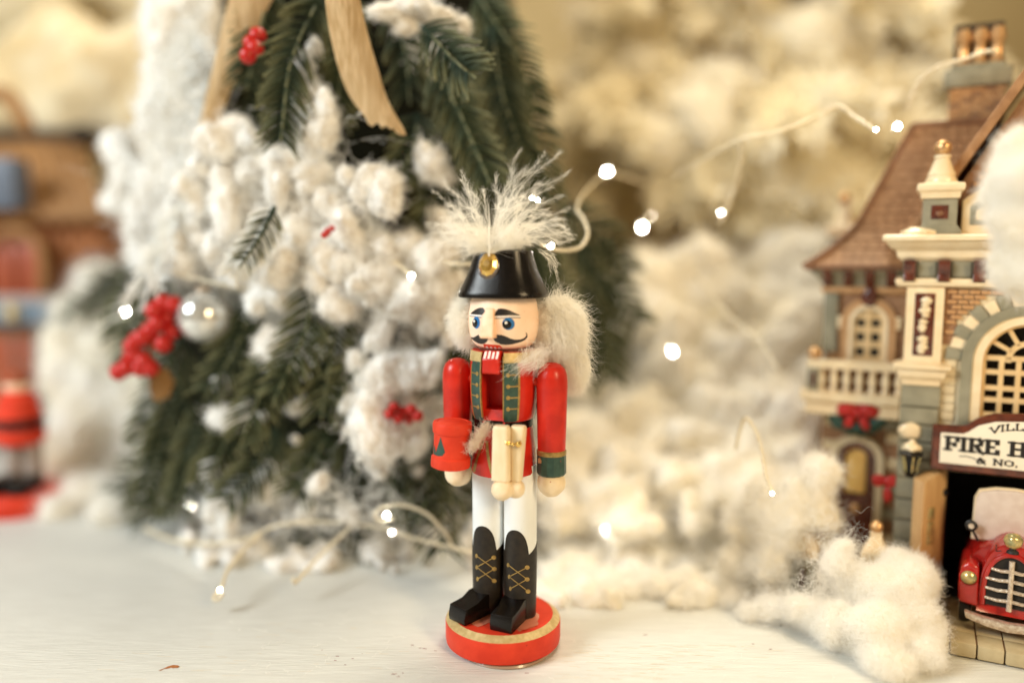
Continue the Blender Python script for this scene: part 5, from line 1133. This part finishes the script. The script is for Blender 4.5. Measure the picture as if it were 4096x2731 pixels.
lump(mb, (dcn, -wg - 1.2, wz + .25), .2, 2, .1); mb.build('bow', M['bow'], wr_, smooth=180)
bw = thing('red_bow', 'small red bow hanging on the wall between small door and grey pillar', 'bow', F0, FA); mb = MB()
for sx in (-1, 1): lump(mb, (-2.25 + sx * .22, -.1, 5.1), .28, 3, .2, 1.5, (1, .5, .9), Matrix.Rotation(-sx * .3, 3, 'Y'))
mb.build('bow_loops', M['bow'], bw, smooth=180); mb = MB(); lump(mb, (-2.1, -.1, 4.55), .26, 3, .2, 1.6, (.7, .4, 1.3)); mb.build('bow_tail', M['bow'], bw, smooth=180)
# chimney
co = -5.2
mb = MB(); bx(mb, -.6, 1.5, co - 1.5, co, 18.5, 21.75); ch = mb.build('chimney', M['brick'], fh)
for r_ in range(8):
    for k in range(5): fb('brick', M['brick'] if (r_ * 3 + k * 5) % 4 else M['mortar'], (-.58 + .42 * k + (.1 if r_ % 2 else 0), -.2 + .42 * k + (.1 if r_ % 2 else 0), co - .02, co + .06, 20.0 + .22 * r_, 20.18 + .22 * r_), parent=ch, bevel=0)
fb('chimney_cap', M['grayglaze'], (-.85, 1.75, co - 1.7, co + .25, 21.75, 22.5), (-.6, 1.5, co - 1.5, co, 22.5, 22.75), parent=ch, bevel=.08)
for u in (-.15, .5, 1.15): MB().lathe([(.30, 22.7), (.34, 22.85), (.22, 23.1), (.26, 23.7), (.36, 23.85), (.24, 24.3)], 14, c=(u, -co + .5)).build('chimney_pot', M['copper'], ch)
fb('chimney_block', M['bark'], (-.5, 1.4, co - 1.6, co - .8, 22.6, 24.6), parent=ch)
turret(fh, -4.9, -7.5, 14.0, .95)
# fence posts with ball finials
def fpost(u, o_, z0_, label, s=1.0, first=[None]):
    p = Matrix.Translation(F0) @ Matrix.Rotation(FA, 4, 'Z') @ Vector((u, -o_, 0)); th = thing('fence_post', label, 'fence post', p, FA, 'stone fence posts of the fire house')
    mb = MB(); mb.box((0, 0, z0_ / 2), (.85 * s, .85 * s, z0_)); mb.build('shaft', M['grayglaze'], th, bevel=.05)
    mb = MB(); vv = []; rg = [(.50, 0), (.52, .1), (.52, .35), (.42, .5), (.26, .8), (.20, 1.05), (.24, 1.1), (.2, 1.15)]
    for h_, z in rg: vv += [(-h_ * s, h_ * s, z0_ + z * s), (-h_ * s, -h_ * s, z0_ + z * s), (h_ * s, -h_ * s, z0_ + z * s), (h_ * s, h_ * s, z0_ + z * s)]
    mb.add(vv, [(j * 4 + i, j * 4 + (i + 1) % 4, (j + 1) * 4 + (i + 1) % 4, (j + 1) * 4 + i) for j in range(len(rg) - 1) for i in range(4)] + [(3, 2, 1, 0), tuple((len(rg) - 1) * 4 + i for i in range(4))]); mb.build('post_cap', M['ivory'], th, bevel=.04)
    mb = MB(); lump(mb, (0, 0, z0_ + 1.36 * s), .25 * s, 3, .02); mb.build('ball_finial', M['copper'], th, smooth=180)
    mb = MB(); mb.box((0, -.43 * s, z0_ * .55), (.22, .04, z0_ * .45)); mb.build('post_panel', M['maroon'], th, bevel=.01)
fpost(-2.4, 2.0, 2.35, 'stone fence post with copper ball, between the cotton puff and grey pillar'); fpost(-5.1, 1.6, 1.95, 'blurred stone fence post at the left end, half covered by cotton', 1.1)
# ---- fire engine
fe = thing('fire_engine', 'red vintage toy fire engine with silver grille leaving the garage', 'toy truck', Matrix.Translation(F0) @ Matrix.Rotation(FA, 4, 'Z') @ Vector((UC - .35, -2.6, .57)), FA + math.radians(-4))
ex = 1.0     # local: x right, -y forward, z from ground
def hood(w_, h_, z0_, k=1.0, n=18):    # arched outline
    return [(-w_ * k, z0_)] + [(-w_ * math.cos(math.pi * i / n) * k, z0_ + (h_ - z0_) * (math.sin(math.pi * i / n) ** .7)) for i in range(n + 1)] + [(w_ * k, z0_)]
MB().prism(hood(1.02, 3.45, .7), -.2, 2.2).build('hood', M['truck'], fe, bevel=.08, smooth=50)
mb = MB(); mb.prism(hood(1.55, 3.2, 1.0), .6, 5); mb.build('body', M['truck'], fe, bevel=.05)
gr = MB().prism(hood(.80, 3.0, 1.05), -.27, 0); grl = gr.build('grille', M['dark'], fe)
gb = MB(); n_ = 22
po = [(-.84 * math.cos(math.pi * i / n_), -.26, 1.25 + 1.78 * math.sin(math.pi * i / n_) ** .7) for i in range(n_ + 1)]; gb.tube([(-.84, -.26, 1.05)] + po + [(.84, -.26, 1.05)], .09, 8); gb.build('grille_surround', M['truck'], grl)
for i, z_ in enumerate((1.30, 1.68, 2.06, 2.42)):
    for sx in (-1, 1):
        hwid = .78 if z_ < 2.2 else .62; b_ = MB(); b_.tube([(sx * .04, -.36, z_ + .04), (sx * hwid * .5, -.35, z_), (sx * hwid, -.30, z_ + .02 + U(-.02, .02))], [.075, .07, .055], 8); b_.build('grille_bar', M['silver'], grl)
b_ = MB(); b_.tube([(0, -.36, .98), (.01, -.37, 1.8), (0, -.34, 2.85)], [.10, .085, .10], 8); b_.build('grille_spine', M['silver'], grl)
bp = MB(); pr = [(-1.35, .55), (-1.4, .8), (-.8, .68), (0, .62), (.8, .68), (1.4, .8), (1.35, .55), (.7, .38), (0, .30), (-.7, .38)]
bp.prism(pr, -.75, -.42); bp.build('bumper', M['silver'], fe, bevel=.06)
for sx in (-1, 1):
    fd = MB(); 
    pr = [(sx * .95, .85), (sx * 1.62, .95), (sx * 1.66, 1.6), (sx * 1.58, 2.35), (sx * 1.35, 2.55), (sx * 1.0, 2.4)]
    fd.prism(pr, -.30, 1.7); f_ = fd.build('fender', M['truck'], fe, bevel=.14, seg=3)
    Mx = Matrix.Translation((sx * 1.32, -.32, 1.98)) @ Matrix.Rotation(math.pi / 2, 4, 'X')
    h = MB().lathe([(.26, -.08), (.28, .04), (.25, .10), (.14, .20), (.02, .23)], 24, M=Mx).build('headlight', M['lampgold'], fe); MB().lathe([(.30, -.1), (.32, .03), (.27, .09)], 24, M=Mx, cap=False).build('headlight_rim', M['truck'], h)
    Mw = Matrix.Translation((sx * 1.38, .5, .52)) @ Matrix.Rotation(math.pi / 2, 4, 'Y'); wh = MB().lathe([(.3, -.2), (.5, -.2), (.55, -.12), (.55, .12), (.5, .2), (.3, .2)], 28, M=Mw).build('wheel', M['tyre'], fe); MB().lathe([(.3, -.22), (.3, .22)], 20, M=Mw).build('hub', M['silver'], wh)
    mr = MB(); mr.lathe([(.2, -.05), (.22, 0), (.16, .05)], 20, M=Matrix.Translation((sx * 1.35, .9, 3.58)) @ Matrix.Rotation(math.pi / 2, 4, 'X')); m_ = mr.build('mirror', M['tyre'], fe); mr = MB(); mr.lathe([(.09, -.05), (.10, .07)], 16, M=Matrix.Translation((sx * 1.35, .87, 3.58)) @ Matrix.Rotation(math.pi / 2, 4, 'X')); mr.build('mirror_glass', M['silver'], m_)
    MB().tube([(sx * 1.3, .9, 3.4), (sx * 1.1, 1.0, 3.0)], .05, 6).build('mirror_arm', M['tyre'], m_)
ws = [(-1.28, 3.0), (-1.25, 4.5), (-1.12, 4.82), (-.6, 4.98), (0, 5.02), (.6, 4.98), (1.12, 4.82), (1.25, 4.5), (1.28, 3.0)]
MB().prism(ws, 1.25, 1.5).build('windscreen', M['windshield'], fe, bevel=.03)
ws2 = [(x * 1.05, z + (.06 if z > 4 else -.1)) for x, z in ws]; MB().prism(ws2, 1.42, 1.62).build('windscreen_frame', M['ivory'], fe, bevel=.04)
mb = MB(); lump(mb, (0, -.12, 3.55), .30, 3, .08, 2); mb.build('bell', M['lampgold'], fe, smooth=180); MB().lathe([(.22, 3.1), (.2, 3.2), (.12, 3.26), (.12, 3.35)], 18, c=(0, -.12)).build('bell_stand', M['tyre'], fe)
for sx in (-1, 1): mb = MB(); mb.tube([(sx * .36, -.215, 3.14), (sx * .52, -.215, 3.1), (sx * .52, -.215, 3.34)], .018, 6); mb.build('trim_line', M['tyre'], fe)

# ================================================================== FAR LEFT FIGURINE AND COTTAGE
fg = thing('toy_figure', 'small blurred red toy with black boots on a round red base, far left', 'figurine', atZ(38, 1195, 0) + Vector((-1.0, 2.4, 0)))
MB().lathe([(2.5, 0), (2.6, .3), (2.6, .9), (2.4, 1.1), (1.8, 1.2)], 48).build('base', M['red_matt'], fg)
for sx in (-1, 1):
    mb = MB(); mb.box((sx * .65, -.9, 1.6), (.95, 2.2, .8)); mb.build('boot', M['black'], fg, bevel=.15); MB().lathe([(.5, 1.2), (.52, 3.2), (.5, 3.9)], 24, c=(sx * .55, .2)).build('leg', M['greyp'], fg)
MB().lathe([(1.0, 3.7), (1.35, 4.0), (1.25, 5.2), (1.0, 6.4), (.5, 6.8)], 40).build('coat', M['red_matt'], fg); MB().lathe([(1.32, 4.7), (1.34, 4.75), (1.32, 5.2), (1.25, 5.25)], 40).build('belt', M['black'], fg)
mb = MB(); lump(mb, (0, 0, 7.2), .7, 3, .05); mb.build('head', M['skin'], fg, smooth=180); MB().lathe([(.75, 7.3), (.7, 7.6), (.3, 8.0)], 24).build('cap', M['brownred'], fg)
ct = thing('cottage', 'blurred village house with plank roof, orange brick wall, blue ledge and red door, far left', 'miniature building', atY(110, 700, 30))
o0 = ct.location.copy()
def cb(name, m, x0, y0, x1, y1, Y0, Y1, parent=None):
    a, b_ = atY(x0, y0, Y0) - o0, atY(x1, y1, Y0) - o0; mb = MB(); mb.box(((a.x + b_.x) / 2, (Y0 + Y1) / 2 - o0.y, (a.z + b_.z) / 2), (abs(b_.x - a.x), abs(Y1 - Y0), abs(a.z - b_.z))); return mb.build(name, m, parent or ct, bevel=.1)
cb('wall', M['orangebrick'], -160, 500, 262, 900, 30, 44)
wl = ct.children[0]
for r_ in range(7):
    for k in range(11):
        x0 = -150 + 37 * k + (18 if r_ % 2 else 0); y0 = 506 + 27 * r_
        if x0 > 225 or (170 < x0 < 240 and 570 < y0 < 660): continue
        cb('brick', M['orangebrick'], x0, y0, min(x0 + 34, 260), y0 + 24, 29.8, 30.1)
cb('arched_window', M['brownred'], -30, 560, 92, 690, 28.6, 29.6); q = [atY(x, y, 28.4) - o0 for x, y in [(-34, 690), (-34, 590), (-10, 545), (32, 528), (72, 545), (98, 590), (98, 690)]]; mb = MB(); mb.tube(catmull(q, 5), .35, 8); mb.build('window_arch', M['plank'], ct)
cb('window_bar', M['brownred'], 22, 560, 34, 690, 28.3, 28.7)
cb('ledge', M['bluepaint'], -110, 695, 126, 745, 26.5, 29.6); cb('ledge_ornament', M['palegold'], 8, 702, 34, 734, 26.0, 26.6); cb('ledge_trim', M['greyp'], -110, 680, 118, 697, 26.8, 29.5)
cb('lower_wall', M['mortar'], -120, 745, 92, 1010, 27.6, 29.6); cb('door', M['brownred'], -20, 775, 84, 940, 27.0, 27.7); cb('door_post', M['greyp'], 24, 775, 40, 940, 26.8, 27.1)
cb('dormer', M['slate'], -90, 362, 36, 480, 27.4, 29.4)
cb('eave', M['plank'], -170, 478, 270, 506, 28.6, 31)
cb('window', M['maroon'], 196, 585, 236, 655, 29.7, 30.3)
for k in range(9):      # slanted roof planks
    a = [atY(-150 + 43 * k, 478, 29.2), atY(-110 + 43 * k, 478, 29.2), atY(-160 + 40 * k - 20, 305, 34), atY(-123 + 40 * k - 20, 305, 34)]; a = [q - o0 for q in a]; mb = MB(); dz = Vector((0, .3, -.35))
    mb.add([a[0], a[1], a[3], a[2]] + [q + dz for q in (a[0], a[1], a[3], a[2])], [(0, 1, 2, 3), (7, 6, 5, 4), (0, 4, 5, 1), (1, 5, 6, 2), (2, 6, 7, 3), (3, 7, 4, 0)]); mb.build('roof_plank', M['plank'], ct, bevel=.06)
cb('ridge', M['bark'], -170, 295, 235, 318, 33.2, 34.6); cb('chimney', M['bark'], 165, 285, 195, 330, 33, 34.4)
mb = MB(); q = [atY(x, y, 28) - o0 for x, y in [(-60, 250), (-20, 215), (20, 225), (50, 265), (62, 300)]]; mb.tube(catmull(q, 6), .55, 8); mb.build('gable_trim', M['plank'], ct)

# ================================================================== centimetres -> metres
S = .01
for me in bpy.data.meshes: me.transform(Matrix.Scale(S, 4))
for h in bpy.data.hair_curves:
    n_ = len(h.points); a = np.empty(n_ * 3, dtype=np.float32); h.attributes['position'].data.foreach_get('vector', a); h.attributes['position'].data.foreach_set('vector', a * S)
    r = np.empty(n_, dtype=np.float32); h.attributes['radius'].data.foreach_get('value', r); h.attributes['radius'].data.foreach_set('value', r * S)
for o in bpy.data.objects:
    if o.type not in {'CAMERA', 'LIGHT'}: o.location = o.location * S
print('objects', len(bpy.data.objects), 'tris', sum(len(m.polygons) for m in bpy.data.meshes), 'curves', sum(len(h.curves) for h in bpy.data.hair_curves))
